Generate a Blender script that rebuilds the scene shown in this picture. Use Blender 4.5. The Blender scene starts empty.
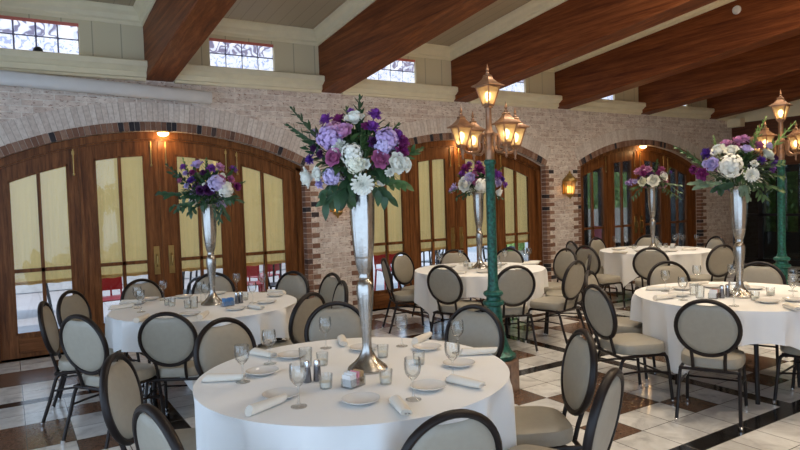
import bpy, bmesh, math, random
from mathutils import Vector, Matrix, Euler
PI = math.pi
rng = random.Random(7)
scene = bpy.context.scene
COL = scene.collection

# ------------------------------------------------------------------ camera model
YAW, PITCH, ROLL, FPX, EYE = 0.557739, -0.0397150, -0.0326077, 628.466, 1.6
def cam_basis():
    cy, sy, cp, sp = math.cos(YAW), math.sin(YAW), math.cos(PITCH), math.sin(PITCH)
    f = Vector((sy*cp, cy*cp, sp)); r = Vector((cy, -sy, 0)); u = r.cross(f)
    cr, sr = math.cos(ROLL), math.sin(ROLL)
    return cr*r + sr*u, -sr*r + cr*u, f
CR, CU, CF = cam_basis()
EYEV = Vector((0, 0, EYE))
def ray(x, y): return CF + CR*((x-400)/FPX) + CU*((225-y)/FPX)
def atz(x, y, z):
    d = ray(x, y); return EYEV + d*((z-EYE)/d.z)
def aty(x, y, Y):
    d = ray(x, y); return EYEV + d*(Y/d.y)
def atx(x, y, X):
    d = ray(x, y); return EYEV + d*(X/d.x)
def proj(P):
    d = Vector(P)-EYEV; return 400+FPX*d.dot(CR)/d.dot(CF), 225-FPX*d.dot(CU)/d.dot(CF)
def depth(P): return (Vector(P)-EYEV).dot(CF)

# ------------------------------------------------------------------ materials
def newmat(name):
    m = bpy.data.materials.new(name); m.use_nodes = True
    nt = m.node_tree
    return m, nt, nt.nodes['Principled BSDF']
def N(nt, t, **kw):
    n = nt.nodes.new(t)
    for k, v in kw.items():
        if k in n.inputs: n.inputs[k].default_value = v
        else: setattr(n, k, v)
    return n
def L(nt, a, b): nt.links.new(a, b)
def ramp(nt, fac, stops):
    r = nt.nodes.new('ShaderNodeValToRGB'); e = r.color_ramp.elements
    while len(e) < len(stops): e.new(0.5)
    for i, (p, c) in enumerate(stops):
        e[i].position = p; e[i].color = (*c, 1)
    L(nt, fac, r.inputs[0]); return r.outputs[0]
def coords(nt, scale, kind='Object', rot=(0, 0, 0)):
    tc = nt.nodes.new('ShaderNodeTexCoord'); mp = nt.nodes.new('ShaderNodeMapping')
    mp.inputs['Scale'].default_value = scale; mp.inputs['Rotation'].default_value = rot
    L(nt, tc.outputs[kind], mp.inputs[0]); return mp.outputs[0]
def noise(nt, vec, scale, detail=4, rough=.55, dist=0):
    n = N(nt, 'ShaderNodeTexNoise', Scale=scale, Detail=detail, Roughness=rough, Distortion=dist)
    if vec is not None: L(nt, vec, n.inputs['Vector'])
    return n.outputs['Fac']
def bump(nt, b, h, strength=.3, dist=.01):
    n = N(nt, 'ShaderNodeBump', Strength=strength, Distance=dist)
    L(nt, h, n.inputs['Height']); L(nt, n.outputs[0], b.inputs['Normal'])
def vary(c, k): return tuple(min(1, max(0, x*k)) for x in c)
def plain(name, c, rough=.6, metal=0, var=.12, scale=8, bmp=0, coat=0, spec=None, trans=0):
    m, nt, b = newmat(name)
    v = coords(nt, (1, 1, 1)); f = noise(nt, v, scale)
    L(nt, ramp(nt, f, [(.3, vary(c, 1-var)), (.7, vary(c, 1+var))]), b.inputs['Base Color'])
    b.inputs['Roughness'].default_value = rough; b.inputs['Metallic'].default_value = metal
    b.inputs['Coat Weight'].default_value = coat
    if spec is not None: b.inputs['Specular IOR Level'].default_value = spec
    if bmp: bump(nt, b, noise(nt, v, scale*6), bmp)
    return m
def wood(name, dark, mid, light, scale, rough=.4, rot=(0, 0, 0), spec=.4):
    m, nt, b = newmat(name)
    v = coords(nt, scale, rot=rot)
    f = noise(nt, v, 2.2, 6, .65, .6); g = noise(nt, v, 14, 3, .6)
    mx = N(nt, 'ShaderNodeMath', operation='MULTIPLY_ADD'); mx.inputs[1].default_value = .35
    L(nt, g, mx.inputs[0]); L(nt, f, mx.inputs[2])
    L(nt, ramp(nt, mx.outputs[0], [(.42, dark), (.66, mid), (.86, light)]), b.inputs['Base Color'])
    b.inputs['Roughness'].default_value = rough; b.inputs['Specular IOR Level'].default_value = spec
    bump(nt, b, mx.outputs[0], .12, .004)
    return m
def attr_brick(name, stops, rough=.85, spots=None):
    """loose bricks: each brick's own tone from the face attribute 'rnd', plus clay mottling"""
    m, nt, b = newmat(name)
    a = N(nt, 'ShaderNodeAttribute', attribute_name='rnd')
    c = ramp(nt, a.outputs['Fac'], stops)
    f = noise(nt, coords(nt, (1, 1, 1)), 30, 4)
    mx = N(nt, 'ShaderNodeMixRGB', blend_type='MULTIPLY'); mx.inputs[0].default_value = .6
    L(nt, c, mx.inputs[1]); L(nt, ramp(nt, f, [(.3, (.65, .6, .58)), (.6, (1, 1, 1))]), mx.inputs[2])
    L(nt, mx.outputs[0], b.inputs['Base Color']); b.inputs['Roughness'].default_value = rough
    bump(nt, b, f, .4, .006)
    return m
def brickwall(name):
    m, nt, b = newmat(name)
    tc = nt.nodes.new('ShaderNodeTexCoord'); sp = nt.nodes.new('ShaderNodeSeparateXYZ'); L(nt, tc.outputs['Object'], sp.inputs[0])
    ad = N(nt, 'ShaderNodeMath', operation='ADD'); L(nt, sp.outputs[0], ad.inputs[0]); L(nt, sp.outputs[1], ad.inputs[1])
    cb = nt.nodes.new('ShaderNodeCombineXYZ'); L(nt, ad.outputs[0], cb.inputs[0]); L(nt, sp.outputs[2], cb.inputs[1])
    wob = noise(nt, tc.outputs['Object'], 6, 2)
    br = N(nt, 'ShaderNodeTexBrick', Scale=1.0); br.inputs['Brick Width'].default_value = .21; br.inputs['Row Height'].default_value = .07
    br.inputs['Mortar Size'].default_value = .007; br.inputs['Mortar Smooth'].default_value = .4; br.inputs['Bias'].default_value = -.1
    br.inputs['Color1'].default_value = (.60, .505, .45, 1); br.inputs['Color2'].default_value = (.77, .71, .655, 1); br.inputs['Mortar'].default_value = (.76, .72, .67, 1)
    L(nt, cb.outputs[0], br.inputs['Vector'])
    f = noise(nt, cb.outputs[0], 11, 5, .6); f2 = noise(nt, coords(nt, (11, 11, 26)), 1.7, 4, .75)
    mx = N(nt, 'ShaderNodeMixRGB', blend_type='MULTIPLY'); mx.inputs[0].default_value = 1
    L(nt, br.outputs['Color'], mx.inputs[1]); L(nt, ramp(nt, f, [(.28, (.80, .76, .73)), (.6, (1.08, 1.06, 1.03))]), mx.inputs[2])
    mx2 = N(nt, 'ShaderNodeMixRGB', blend_type='MIX'); L(nt, ramp(nt, f2, [(.55, (0, 0, 0)), (.63, (.85, .85, .85))]), mx2.inputs[0])
    L(nt, mx.outputs[0], mx2.inputs[1]); mx2.inputs[2].default_value = (.27, .16, .115, 1)
    L(nt, mx2.outputs[0], b.inputs['Base Color']); b.inputs['Roughness'].default_value = .9
    mm = N(nt, 'ShaderNodeMath', operation='MULTIPLY_ADD'); L(nt, br.outputs['Fac'], mm.inputs[0]); mm.inputs[1].default_value = -1; L(nt, f, mm.inputs[2])
    bump(nt, b, mm.outputs[0], .5, .01)
    return m
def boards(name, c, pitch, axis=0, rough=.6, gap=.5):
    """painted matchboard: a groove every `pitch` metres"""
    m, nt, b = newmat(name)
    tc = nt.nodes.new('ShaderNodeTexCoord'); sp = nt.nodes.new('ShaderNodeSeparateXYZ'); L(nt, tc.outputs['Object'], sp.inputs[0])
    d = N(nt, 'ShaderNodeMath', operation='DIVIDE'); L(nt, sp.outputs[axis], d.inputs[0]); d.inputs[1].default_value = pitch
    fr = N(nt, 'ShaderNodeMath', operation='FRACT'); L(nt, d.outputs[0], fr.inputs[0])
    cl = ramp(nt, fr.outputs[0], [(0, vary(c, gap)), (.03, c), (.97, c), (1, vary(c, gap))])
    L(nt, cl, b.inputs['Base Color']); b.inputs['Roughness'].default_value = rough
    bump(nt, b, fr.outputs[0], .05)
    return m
def glass(name, tint=(.9, .95, .95), gloss=.12, rough=.02, fk=.8):
    m, nt, b = newmat(name); nt.nodes.remove(b)
    out = nt.nodes['Material Output']
    t = N(nt, 'ShaderNodeBsdfTransparent', Color=(*tint, 1)); g = N(nt, 'ShaderNodeBsdfGlossy', Roughness=rough)
    fr = N(nt, 'ShaderNodeLayerWeight', Blend=.25)
    mr = N(nt, 'ShaderNodeMath', operation='MULTIPLY_ADD'); L(nt, fr.outputs['Fresnel'], mr.inputs[0]); mr.inputs[1].default_value = fk; mr.inputs[2].default_value = gloss
    mx = N(nt, 'ShaderNodeMixShader'); L(nt, mr.outputs[0], mx.inputs[0]); L(nt, t.outputs[0], mx.inputs[1]); L(nt, g.outputs[0], mx.inputs[2])
    L(nt, mx.outputs[0], out.inputs[0]); return m
def emit(name, c, s):
    m, nt, b = newmat(name)
    b.inputs['Base Color'].default_value = (*c, 1); b.inputs['Emission Color'].default_value = (*c, 1); b.inputs['Emission Strength'].default_value = s
    return m
def shade_cloth(name, c):
    m, nt, b = newmat(name); out = nt.nodes['Material Output']
    v = coords(nt, (40, 40, 1.2)); f = noise(nt, v, 1, 3)
    cl = ramp(nt, f, [(.3, vary(c, .9)), (.7, c)])
    d = nt.nodes.new('ShaderNodeBsdfDiffuse'); t = nt.nodes.new('ShaderNodeBsdfTranslucent')
    L(nt, cl, d.inputs[0]); L(nt, cl, t.inputs[0])
    mx = N(nt, 'ShaderNodeMixShader'); mx.inputs[0].default_value = .38; L(nt, d.outputs[0], mx.inputs[1]); L(nt, t.outputs[0], mx.inputs[2])
    L(nt, mx.outputs[0], out.inputs[0]); nt.nodes.remove(b); return m
def marble(name, c0, c1, vein, rough, sc):
    m, nt, b = newmat(name)
    v = coords(nt, (1, 1, 1)); a = N(nt, 'ShaderNodeAttribute', attribute_name='rnd')
    cm = nt.nodes.new('ShaderNodeCombineXYZ')
    ml = N(nt, 'ShaderNodeMath', operation='MULTIPLY'); L(nt, a.outputs['Fac'], ml.inputs[0]); ml.inputs[1].default_value = 37
    L(nt, ml.outputs[0], cm.inputs[2]); va = N(nt, 'ShaderNodeVectorMath', operation='ADD'); L(nt, v, va.inputs[0]); L(nt, cm.outputs[0], va.inputs[1])
    f = noise(nt, va.outputs[0], sc, 8, .62, 1.2)
    base = ramp(nt, f, [(.30, vein), (.46, c0), (.62, c1)])
    tone = N(nt, 'ShaderNodeMixRGB', blend_type='MULTIPLY'); tone.inputs[0].default_value = 1
    L(nt, base, tone.inputs[1]); L(nt, ramp(nt, a.outputs['Fac'], [(0, (.86, .86, .86)), (1, (1.05, 1.05, 1.05))]), tone.inputs[2])
    # grout along the tile's rim, from the face's own uv
    uv = nt.nodes.new('ShaderNodeTexCoord'); s = nt.nodes.new('ShaderNodeSeparateXYZ'); L(nt, uv.outputs['UV'], s.inputs[0])
    def rim(o):
        x = N(nt, 'ShaderNodeMath', operation='SUBTRACT'); L(nt, o, x.inputs[0]); x.inputs[1].default_value = .5
        y = N(nt, 'ShaderNodeMath', operation='ABSOLUTE'); L(nt, x.outputs[0], y.inputs[0]); return y.outputs[0]
    mxm = N(nt, 'ShaderNodeMath', operation='MAXIMUM'); L(nt, rim(s.outputs[0]), mxm.inputs[0]); L(nt, rim(s.outputs[1]), mxm.inputs[1])
    g = N(nt, 'ShaderNodeMath', operation='GREATER_THAN'); L(nt, mxm.outputs[0], g.inputs[0]); g.inputs[1].default_value = .490
    gm = N(nt, 'ShaderNodeMixRGB'); L(nt, g.outputs[0], gm.inputs[0]); L(nt, tone.outputs[0], gm.inputs[1]); gm.inputs[2].default_value = (.10, .09, .08, 1)
    L(nt, gm.outputs[0], b.inputs['Base Color']); b.inputs['Roughness'].default_value = rough
    b.inputs['Specular IOR Level'].default_value = .5
    return m
def blockglass(name, dark):
    """glass block: daylight through wavy glass painted on as an emission pattern"""
    m, nt, b = newmat(name)
    v = coords(nt, (1, 1, 1)); w = noise(nt, v, 8 if dark else 12, 1, .4, .9 if dark else 3.0)
    if dark: st = [(.34, (.95, .97, 1)), (.41, (.72, .80, 1.0)), (.45, (.17, .16, .28)), (.54, (.20, .18, .30)), (.58, (.72, .80, 1.0)), (.68, (1, 1, 1))]
    else: st = [(.40, (.42, .50, .80)), (.47, (.85, .92, 1.0)), (.8, (1, 1, 1))]
    L(nt, ramp(nt, w, st), b.inputs['Emission Color']); b.inputs['Emission Strength'].default_value = .95
    b.inputs['Base Color'].default_value = (.3, .33, .4, 1); b.inputs['Roughness'].default_value = .1
    return m
M = dict(
    brick=brickwall('whitewashed_brick'),
    voussoir=attr_brick('pale_voussoir', [(0, (.64, .565, .505)), (.5, (.70, .63, .57)), (1, (.76, .70, .64))]),
    dbrick=attr_brick('dark_brick', [(0, (.02, .02, .03)), (.13, (.045, .038, .042)), (.17, (.20, .10, .065)), (.7, (.27, .15, .10)), (1, (.34, .22, .16))]),
    mortar=plain('mortar', (.42, .37, .32), .95), palemortar=plain('pale_mortar', (.46, .41, .36), .95),
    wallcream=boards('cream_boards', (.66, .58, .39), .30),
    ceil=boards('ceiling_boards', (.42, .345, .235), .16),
    cream=plain('cream_paint', (.78, .70, .49), .5, var=.04),
    beam=wood('beam_wood', (.070, .017, .007), (.165, .046, .014), (.28, .088, .027), (9, .4, 9), .5, spec=.18),
    oak=wood('door_oak', (.050, .016, .005), (.155, .055, .015), (.27, .106, .033), (9, 9, .6), .42, spec=.22),
    oakh=wood('oak_head', (.050, .016, .005), (.155, .055, .015), (.27, .106, .033), (.6, 9, 9), .42, spec=.22),
    dwood=wood('dark_panel', (.035, .012, .008), (.095, .034, .018), (.15, .06, .03), (.8, .8, 8), .45),
    white=marble('white_marble', (.72, .705, .675), (.83, .82, .79), (.50, .49, .475), .15, 5),
    brown=marble('brown_granite', (.14, .078, .05), (.20, .12, .08), (.075, .042, .03), .2, 40),
    black=marble('black_granite', (.016, .015, .015), (.03, .028, .027), (.01, .01, .01), .14, 40),
    cloth=plain('table_linen', (.86, .86, .85), .85, var=.02, scale=3),
    napkin=plain('napkin_linen', (.78, .73, .64), .9, var=.03, bmp=.1),
    vinyl=plain('beige_vinyl', (.33, .30, .24), .42, var=.04, scale=30, bmp=.03),
    bronze=plain('brown_metal', (.013, .008, .007), .42, .1, var=.2, spec=.35),
    silver=plain('hammered_silver', (.47, .45, .42), .27, 1, var=.12, scale=9, bmp=.12),
    china=plain('white_china', (.74, .72, .68), .12, var=.02),
    glass=glass('clear_glass', (.975, .985, .985), .05, fk=.55),
    pane=glass('door_glass', (.95, .97, .98), .02), pane_dark=glass('tinted_glass', (.58, .66, .62), .03),
    dark=plain('smoked_glass', (.006, .007, .008), .06, var=.1, spec=.5),
    brass=plain('brass', (.42, .29, .11), .38, 1, var=.15),
    green=plain('green_iron', (.014, .105, .078), .3, .15, var=.75, scale=45, bmp=.15),
    copper=plain('copper', (.34, .20, .125), .42, .75, var=.25, scale=20),
    stone=plain('brown_marble', (.20, .115, .075), .3, var=.35, scale=14),
    lampglass=None,
    bulb=emit('warm_bulb', (1.0, .66, .30), 9),
    flame=emit('amber_glow', (1.0, .50, .13), 5),
    chrome=plain('chrome', (.75, .75, .76), .15, 1, var=.03),
    shaker=plain('grey_steel', (.20, .20, .22), .25, .8), white_p=plain('white_plastic', (.66, .66, .65), .4, var=.03),
    wax=plain('candle_wax', (.85, .80, .68), .5, var=.03),
    shade=shade_cloth('shade_cloth', (.90, .63, .25)),
    block=blockglass('glass_block', False), blockd=blockglass('patterned_glass_block', True),
    mort=plain('block_mortar', (.09, .09, .14), .8),
    red=plain('red_paint', (.42, .012, .02), .4, var=.1),
    iron=plain('black_iron', (.018, .018, .022), .4, .3, var=.2),
    paving=boards('patio_paving', (.30, .27, .27), .45, 0, .5, .6),
    leaf=plain('leaf_green', (.065, .125, .04), .45, var=.4, scale=12, spec=.4),
    leafd=plain('leaf_dark', (.032, .075, .032), .45, var=.35, scale=12, spec=.4),
    sprig=plain('sprig_green', (.17, .28, .07), .5, var=.35, scale=20),
    euc=plain('eucalyptus', (.17, .24, .14), .55, var=.3, scale=12),
    hedge=plain('hedge_green', (.26, .40, .12), .6, var=.5, scale=9), stucco=plain('patio_wall', (.40, .39, .39), .9),
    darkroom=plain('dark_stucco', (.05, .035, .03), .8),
    tip=plain('red_tile', (.62, .18, .14), .6),
    packet_w=plain('packet_white', (.85, .85, .85), .6, var=.02), packet_p=plain('packet_pink', (.80, .35, .42), .6, var=.02),
    packet_y=plain('packet_tan', (.55, .36, .18), .6, var=.02), packet_b=plain('packet_blue', (.10, .28, .60), .6, var=.02),
    water=glass('ice_water', (.955, .97, .975), .08, fk=.5),
)
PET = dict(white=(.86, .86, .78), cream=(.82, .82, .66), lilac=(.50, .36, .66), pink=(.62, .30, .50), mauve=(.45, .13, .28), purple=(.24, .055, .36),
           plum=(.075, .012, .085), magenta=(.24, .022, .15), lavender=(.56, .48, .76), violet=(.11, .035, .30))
def frosted(name):
    m, nt, b = newmat(name); out = nt.nodes['Material Output']; nt.nodes.remove(b)
    t = N(nt, 'ShaderNodeBsdfTransparent', Color=(.95, .85, .66, 1)); d = N(nt, 'ShaderNodeBsdfTranslucent', Color=(.9, .78, .55, 1)); e = N(nt, 'ShaderNodeEmission', Color=(1, .74, .40, 1), Strength=.09)
    a = nt.nodes.new('ShaderNodeAddShader'); L(nt, d.outputs[0], a.inputs[0]); L(nt, e.outputs[0], a.inputs[1])
    mx = N(nt, 'ShaderNodeMixShader'); mx.inputs[0].default_value = .36; L(nt, t.outputs[0], mx.inputs[1]); L(nt, a.outputs[0], mx.inputs[2]); L(nt, mx.outputs[0], out.inputs[0]); return m
M['lampglass'] = frosted('lit_frosted_glass')
for k, c in PET.items(): M['pet_'+k] = plain('petal_'+k, c, .6, var=.15, scale=18)

# ------------------------------------------------------------------ mesh helpers
def link(name, me, parent=None, loc=None, rot=None, scale=None):
    o = bpy.data.objects.new(name, me); COL.objects.link(o)
    if parent: o.parent = parent
    if loc is not None: o.location = loc
    if rot is not None: o.rotation_euler = rot
    if scale is not None: o.scale = scale if hasattr(scale, '__len__') else (scale,)*3
    return o
def mesh(bm, mats, smooth=True, angle=40):
    me = bpy.data.meshes.new('mesh')
    bmesh.ops.recalc_face_normals(bm, faces=bm.faces)
    for f in bm.faces: f.smooth = smooth
    if smooth:
        a = math.radians(angle)
        for e in bm.edges:
            if len(e.link_faces) == 2 and e.calc_face_angle(0) > a: e.smooth = False
    bm.to_mesh(me); bm.free()
    for m in (mats if isinstance(mats, (list, tuple)) else [mats]): me.materials.append(m)
    return me
def obj(name, bm, mats, parent=None, loc=None, rot=None, smooth=True, scale=None):
    return link(name, mesh(bm, mats, smooth), parent, loc, rot, scale)
def struct(name, bm, mats, parent=None, smooth=False):
    o = obj(name, bm, mats, parent, smooth=smooth)
    if not parent: o['kind'] = 'structure'
    return o
def tag(o, label, cat, group=None):
    o['label'] = label; o['category'] = cat
    if group: o['group'] = group
    return o
def thing(name, label, cat, loc=(0, 0, 0), rz=0, group=None):
    o = link(name, None, loc=loc, rot=(0, 0, rz)); o.empty_display_size = .05
    return tag(o, label, cat, group)
def dup(root, loc=None, rz=None, label=None):
    r = root.copy(); COL.objects.link(r)
    if loc is not None: r.location = loc
    if rz is not None: r.rotation_euler = (0, 0, rz)
    if label: r['label'] = label
    for ch in list(root.children):
        c = ch.copy(); COL.objects.link(c); c.parent = r
        for g in list(ch.children):
            d = g.copy(); COL.objects.link(d); d.parent = c
    return r
def B(): return bmesh.new()
def quad(bm, *ps, mi=0):
    f = bm.faces.new([bm.verts.new(p) for p in ps]); f.material_index = mi; return f
def box(bm, x0, y0, z0, x1, y1, z1, mat=None, mi=0):
    P = [(x0, y0, z0), (x1, y0, z0), (x1, y1, z0), (x0, y1, z0), (x0, y0, z1), (x1, y0, z1), (x1, y1, z1), (x0, y1, z1)]
    if mat is not None: P = [mat @ Vector(q) for q in P]
    v = [bm.verts.new(q) for q in P]; fs = []
    for ix in ((0, 3, 2, 1), (4, 5, 6, 7), (0, 1, 5, 4), (1, 2, 6, 5), (2, 3, 7, 6), (3, 0, 4, 7)):
        f = bm.faces.new([v[i] for i in ix]); f.material_index = mi; fs.append(f)
    return fs
def bevel(bm, w, seg=2):
    bmesh.ops.bevel(bm, geom=list(bm.edges), offset=w, segments=seg, profile=.5, affect='EDGES', clamp_overlap=True)
def loft(bm, loops, close=True, cap=True):
    R = [[bm.verts.new(p) for p in l] for l in loops]; n = len(loops[0])
    for a, b in zip(R, R[1:]):
        for i in range(n if close else n-1):
            j = (i+1) % n; bm.faces.new((a[i], a[j], b[j], b[i]))
    if cap:
        bm.faces.new(R[0][::-1]); bm.faces.new(R[-1])
    return R
def lathe(bm, prof, n=20, c=(0, 0, 0), cap=True, flute=0, nf=0):
    loops = []
    for r, z in prof:
        l = []
        for i in range(n):
            a = 2*PI*i/n; k = 1 + (flute*math.cos(nf*a) if nf else 0)
            l.append((c[0]+max(r, 1e-4)*k*math.cos(a), c[1]+max(r, 1e-4)*k*math.sin(a), c[2]+z))
        loops.append(l)
    loft(bm, loops, cap=cap)
def smoothpath(P, k=5):
    P = [Vector(p) for p in P]; out = []
    for i in range(len(P)-1):
        p0, p1, p2, p3 = P[max(i-1, 0)], P[i], P[i+1], P[min(i+2, len(P)-1)]
        for s in range(k):
            t = s/k
            out.append(.5*((2*p1)+(p2-p0)*t+(2*p0-5*p1+4*p2-p3)*t*t+(3*p1-p0-3*p2+p3)*t**3))
    return out+[P[-1]]
def tube(bm, P, r, n=8, closed=False, cap=True):
    P = [Vector(p) for p in P]; m = len(P); loops = []; up = None
    for i, p in enumerate(P):
        a = P[(i-1) % m] if closed or i > 0 else p; b = P[(i+1) % m] if closed or i < m-1 else p
        t = (b-a).normalized()
        if up is None: up = t.orthogonal().normalized()
        up = (up - t*up.dot(t)).normalized(); s = t.cross(up)
        rr = r[i] if hasattr(r, '__len__') else r
        loops.append([p+(up*math.cos(2*PI*k/n)+s*math.sin(2*PI*k/n))*rr for k in range(n)])
    if closed: loops.append(loops[0])
    loft(bm, loops, cap=cap and not closed)
def strip_prism(bm, top, bot, y0, y1):
    """solid between two curves (lists of (x,z)) extruded from y0 to y1"""
    for (a, b), (c, d) in zip(zip(top, top[1:]), zip(bot, bot[1:])):
        P = [(c[0], y0, c[1]), (d[0], y0, d[1]), (d[0], y1, d[1]), (c[0], y1, c[1]), (a[0], y0, a[1]), (b[0], y0, b[1]), (b[0], y1, b[1]), (a[0], y1, a[1])]
        v = [bm.verts.new(q) for q in P]
        for ix in ((0, 3, 2, 1), (4, 5, 6, 7), (0, 1, 5, 4), (1, 2, 6, 5), (2, 3, 7, 6), (3, 0, 4, 7)): bm.faces.new([v[i] for i in ix])
def rnd_attr(me, seed=1, per=6):
    r = random.Random(seed); a = me.attributes.new('rnd', 'FLOAT', 'FACE'); n = len(me.polygons)
    vals = []
    while len(vals) < n: vals += [r.random()]*per
    a.data.foreach_set('value', vals[:n])
ORD = ['first', 'second', 'third', 'fourth', 'fifth', 'sixth', 'seventh', 'eighth', 'ninth', 'tenth', 'eleventh', 'twelfth']

# ------------------------------------------------------------------ the setting
XL, XR, YW, YD, YB = -2.6, 13.45, 7.8, 8.0, -1.6
ARCH = [1.59, 6.03, 10.48]; HALF, ZS, RISE = 1.80, 2.10, .41
RAD = (HALF**2+RISE**2)/(2*RISE)
def intr(dx): return ZS + math.sqrt(RAD*RAD-dx*dx) - (RAD-RISE)
# floor of marble tiles: 1.9 m panels, six by six, set between black strips
bm = B(); uvl = bm.loops.layers.uv.new('uv'); T = 1.77/6; rv = []
fr = random.Random(3)
def tile(x0, y0, x1, y1, mi):
    x0, x1 = max(x0, XL), min(x1, XR); y0, y1 = max(y0, YB), min(y1, YD+.05)
    if x1-x0 < .004 or y1-y0 < .004: return
    f = quad(bm, (x0, y0, 0), (x1, y0, 0), (x1, y1, 0), (x0, y1, 0), mi=mi)
    for l, uv in zip(f.loops, ((0, 0), (1, 0), (1, 1), (0, 1))): l[uvl].uv = uv
    rv.append(fr.random())
for i in range(-2, 9):
    for j in range(-4, 5):
        cx, cy = 3.84+1.9*(i-2), 3.28+1.9*(j-0)
        for a in range(6):
            for b in range(6):
                br = (a in (2, 3) and b in (2, 3)) or (a, b) in ((1, 1), (1, 4), (4, 1), (4, 4))
                x, y = cx-.885+a*T, cy-.885+b*T
                tile(x, y, x+T, y+T, 1 if br else 0)
        for a in range(3):
            w = 1.9/3
            tile(cx+.885, cy-.95+a*w, cx+1.015, cy-.95+(a+1)*w, 2)
            if a < 3: tile(cx-.885+a*1.77/3, cy+.885, cx-.885+(a+1)*1.77/3, cy+1.015, 2)
        # corner of the strips is covered by the vertical strip pieces
me = mesh(bm, [M['white'], M['brown'], M['black']], False)
at = me.attributes.new('rnd', 'FLOAT', 'FACE'); at.data.foreach_set('value', rv)
link('floor', me)['kind'] = 'structure'

# back wall: brick with three segmental openings
bm = B(); ZC = 3.14
def wall_span(x0, x1, zb0, zb1):
    for y in (YW,): quad(bm, (x0, y, zb0), (x1, y, zb1), (x1, y, ZC), (x0, y, ZC))
xs = XL
for c in ARCH:
    wall_span(xs, c-HALF, 0, 0)
    n = 36; pts = [(c-HALF+2*HALF*i/n) for i in range(n+1)]
    for a, b in zip(pts, pts[1:]):
        wall_span(a, b, intr(a-c), intr(b-c))
        quad(bm, (a, YW, intr(a-c)), (b, YW, intr(b-c)), (b, YD+.1, intr(b-c)), (a, YD+.1, intr(a-c)))
    for s in (-1, 1): quad(bm, (c+s*HALF, YW, 0), (c+s*HALF, YD+.1, 0), (c+s*HALF, YD+.1, ZS), (c+s*HALF, YW, ZS))
    xs = c+HALF
wall_span(xs, XR, 0, 0)
struct('wall_back', bm, M['brick'])
# outer leaf of the wall, above the doors and out to the patio side
bm = B(); xs = XL
for c in ARCH:
    box(bm, xs, YW+.02, 0, c-HALF-.001, YD+.12, ZC); strip_prism(bm, [(c-HALF+2*HALF*i/20, ZC) for i in range(21)], [(c-HALF+2*HALF*i/20, intr(-HALF+2*HALF*i/20)+.004) for i in range(21)], YW+.02, YD+.12)
    xs = c+HALF+.001
box(bm, xs, YW+.02, 0, XR, YD+.12, ZC)
struct('wall_back_core', bm, M['mortar'])
# arch bricks: a dark inner row and a tall pale row, quoins down the jambs
tn = 1
def arch_row(c, r0, r1, y, gap, size, mat, seed):
    global tn
    bm = B(); zc = ZS-(RAD-RISE); a1 = math.asin(HALF/RAD)
    Rm = RAD+r0; n = int(2*a1*Rm/size)
    for i in range(n):
        t0 = -a1+2*a1*(i+gap)/n; t1 = -a1+2*a1*(i+1-gap)/n
        P = [(c+(RAD+r)*math.sin(t), yy, zc+(RAD+r)*math.cos(t)) for yy in (y, YW+.05) for t, r in ((t0, r0), (t1, r0), (t1, r1), (t0, r1))]
        v = [bm.verts.new(q) for q in P]
        for ix in ((0, 1, 2, 3), (7, 6, 5, 4), (0, 4, 5, 1), (1, 5, 6, 2), (2, 6, 7, 3), (3, 7, 4, 0)): bm.faces.new([v[k] for k in ix])
    me = mesh(bm, mat, False); rnd_attr(me, seed)
    tr = link('trim_%d' % tn, me); tr['kind'] = 'structure'; tn += 1
    bm = B(); ts = [-a1+2*a1*i/60 for i in range(61)]
    strip_prism(bm, [(c+(RAD+r1)*math.sin(t), zc+(RAD+r1)*math.cos(t)) for t in ts], [(c+(RAD+r0)*math.sin(t), zc+(RAD+r0)*math.cos(t)) for t in ts], y+.005, YW+.05)
    obj('mortar_bed', bm, M['palemortar'], tr, smooth=False)
def quoins(c, s, seed):
    global tn
    bm = B(); k = 0; z = .01
    while z < ZS-.03:
        w = .075 if k % 2 else .20
        xa, xb = c+s*(HALF-.004), c+s*(HALF+.07)
        box(bm, min(xa, xb), YW-.008, z, max(xa, xb), YW+.1, z+.061)
        if k % 2 == 0:
            xa, xb = c+s*(HALF+.08), c+s*(HALF+.185)
            box(bm, min(xa, xb), YW-.008, z, max(xa, xb), YW+.05, z+.061)
        z += .07; k += 1
    me = mesh(bm, M['dbrick'], False); rnd_attr(me, seed)
    link('trim_%d' % tn, me)['kind'] = 'structure'; tn += 1
for i, c in enumerate(ARCH):
    arch_row(c, -.004, .10, YW-.010, .05, .058, M['dbrick'], 20+i)
    arch_row(c, .106, .325, YW-.008, .055, .058, M['voussoir'], 40+i)
    for s in (-1, 1): quoins(c, s, 60+i*2+s)

# cream wall with clerestory openings, cornice, crown, ceiling
WINS = [(-2.29+.0, -1.47), (-.06, .77), (2.20, 3.03), (4.40, 5.23), (6.60, 7.42), (8.82, 9.64), (11.05, 11.86)]
WZ0, WZ1 = 3.31, 3.665; ZT = 4.15
bm = B(); xs = XL
for a, b in WINS:
    quad(bm, (xs, YW, ZC), (a, YW, ZC), (a, YW, ZT), (xs, YW, ZT))
    quad(bm, (a, YW, ZC), (b, YW, ZC), (b, YW, WZ0), (a, YW, WZ0)); quad(bm, (a, YW, WZ1), (b, YW, WZ1), (b, YW, ZT), (a, YW, ZT)); xs = b
    for x in (a, b): quad(bm, (x, YW, WZ0), (x, YW+.12, WZ0), (x, YW+.12, WZ1), (x, YW, WZ1))
    for z in (WZ0, WZ1): quad(bm, (a, YW, z), (b, YW, z), (b, YW+.12, z), (a, YW+.12, z))
quad(bm, (xs, YW, ZC), (XR, YW, ZC), (XR, YW, ZT), (xs, YW, ZT))
struct('wall_upper', bm, M['wallcream'])
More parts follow.
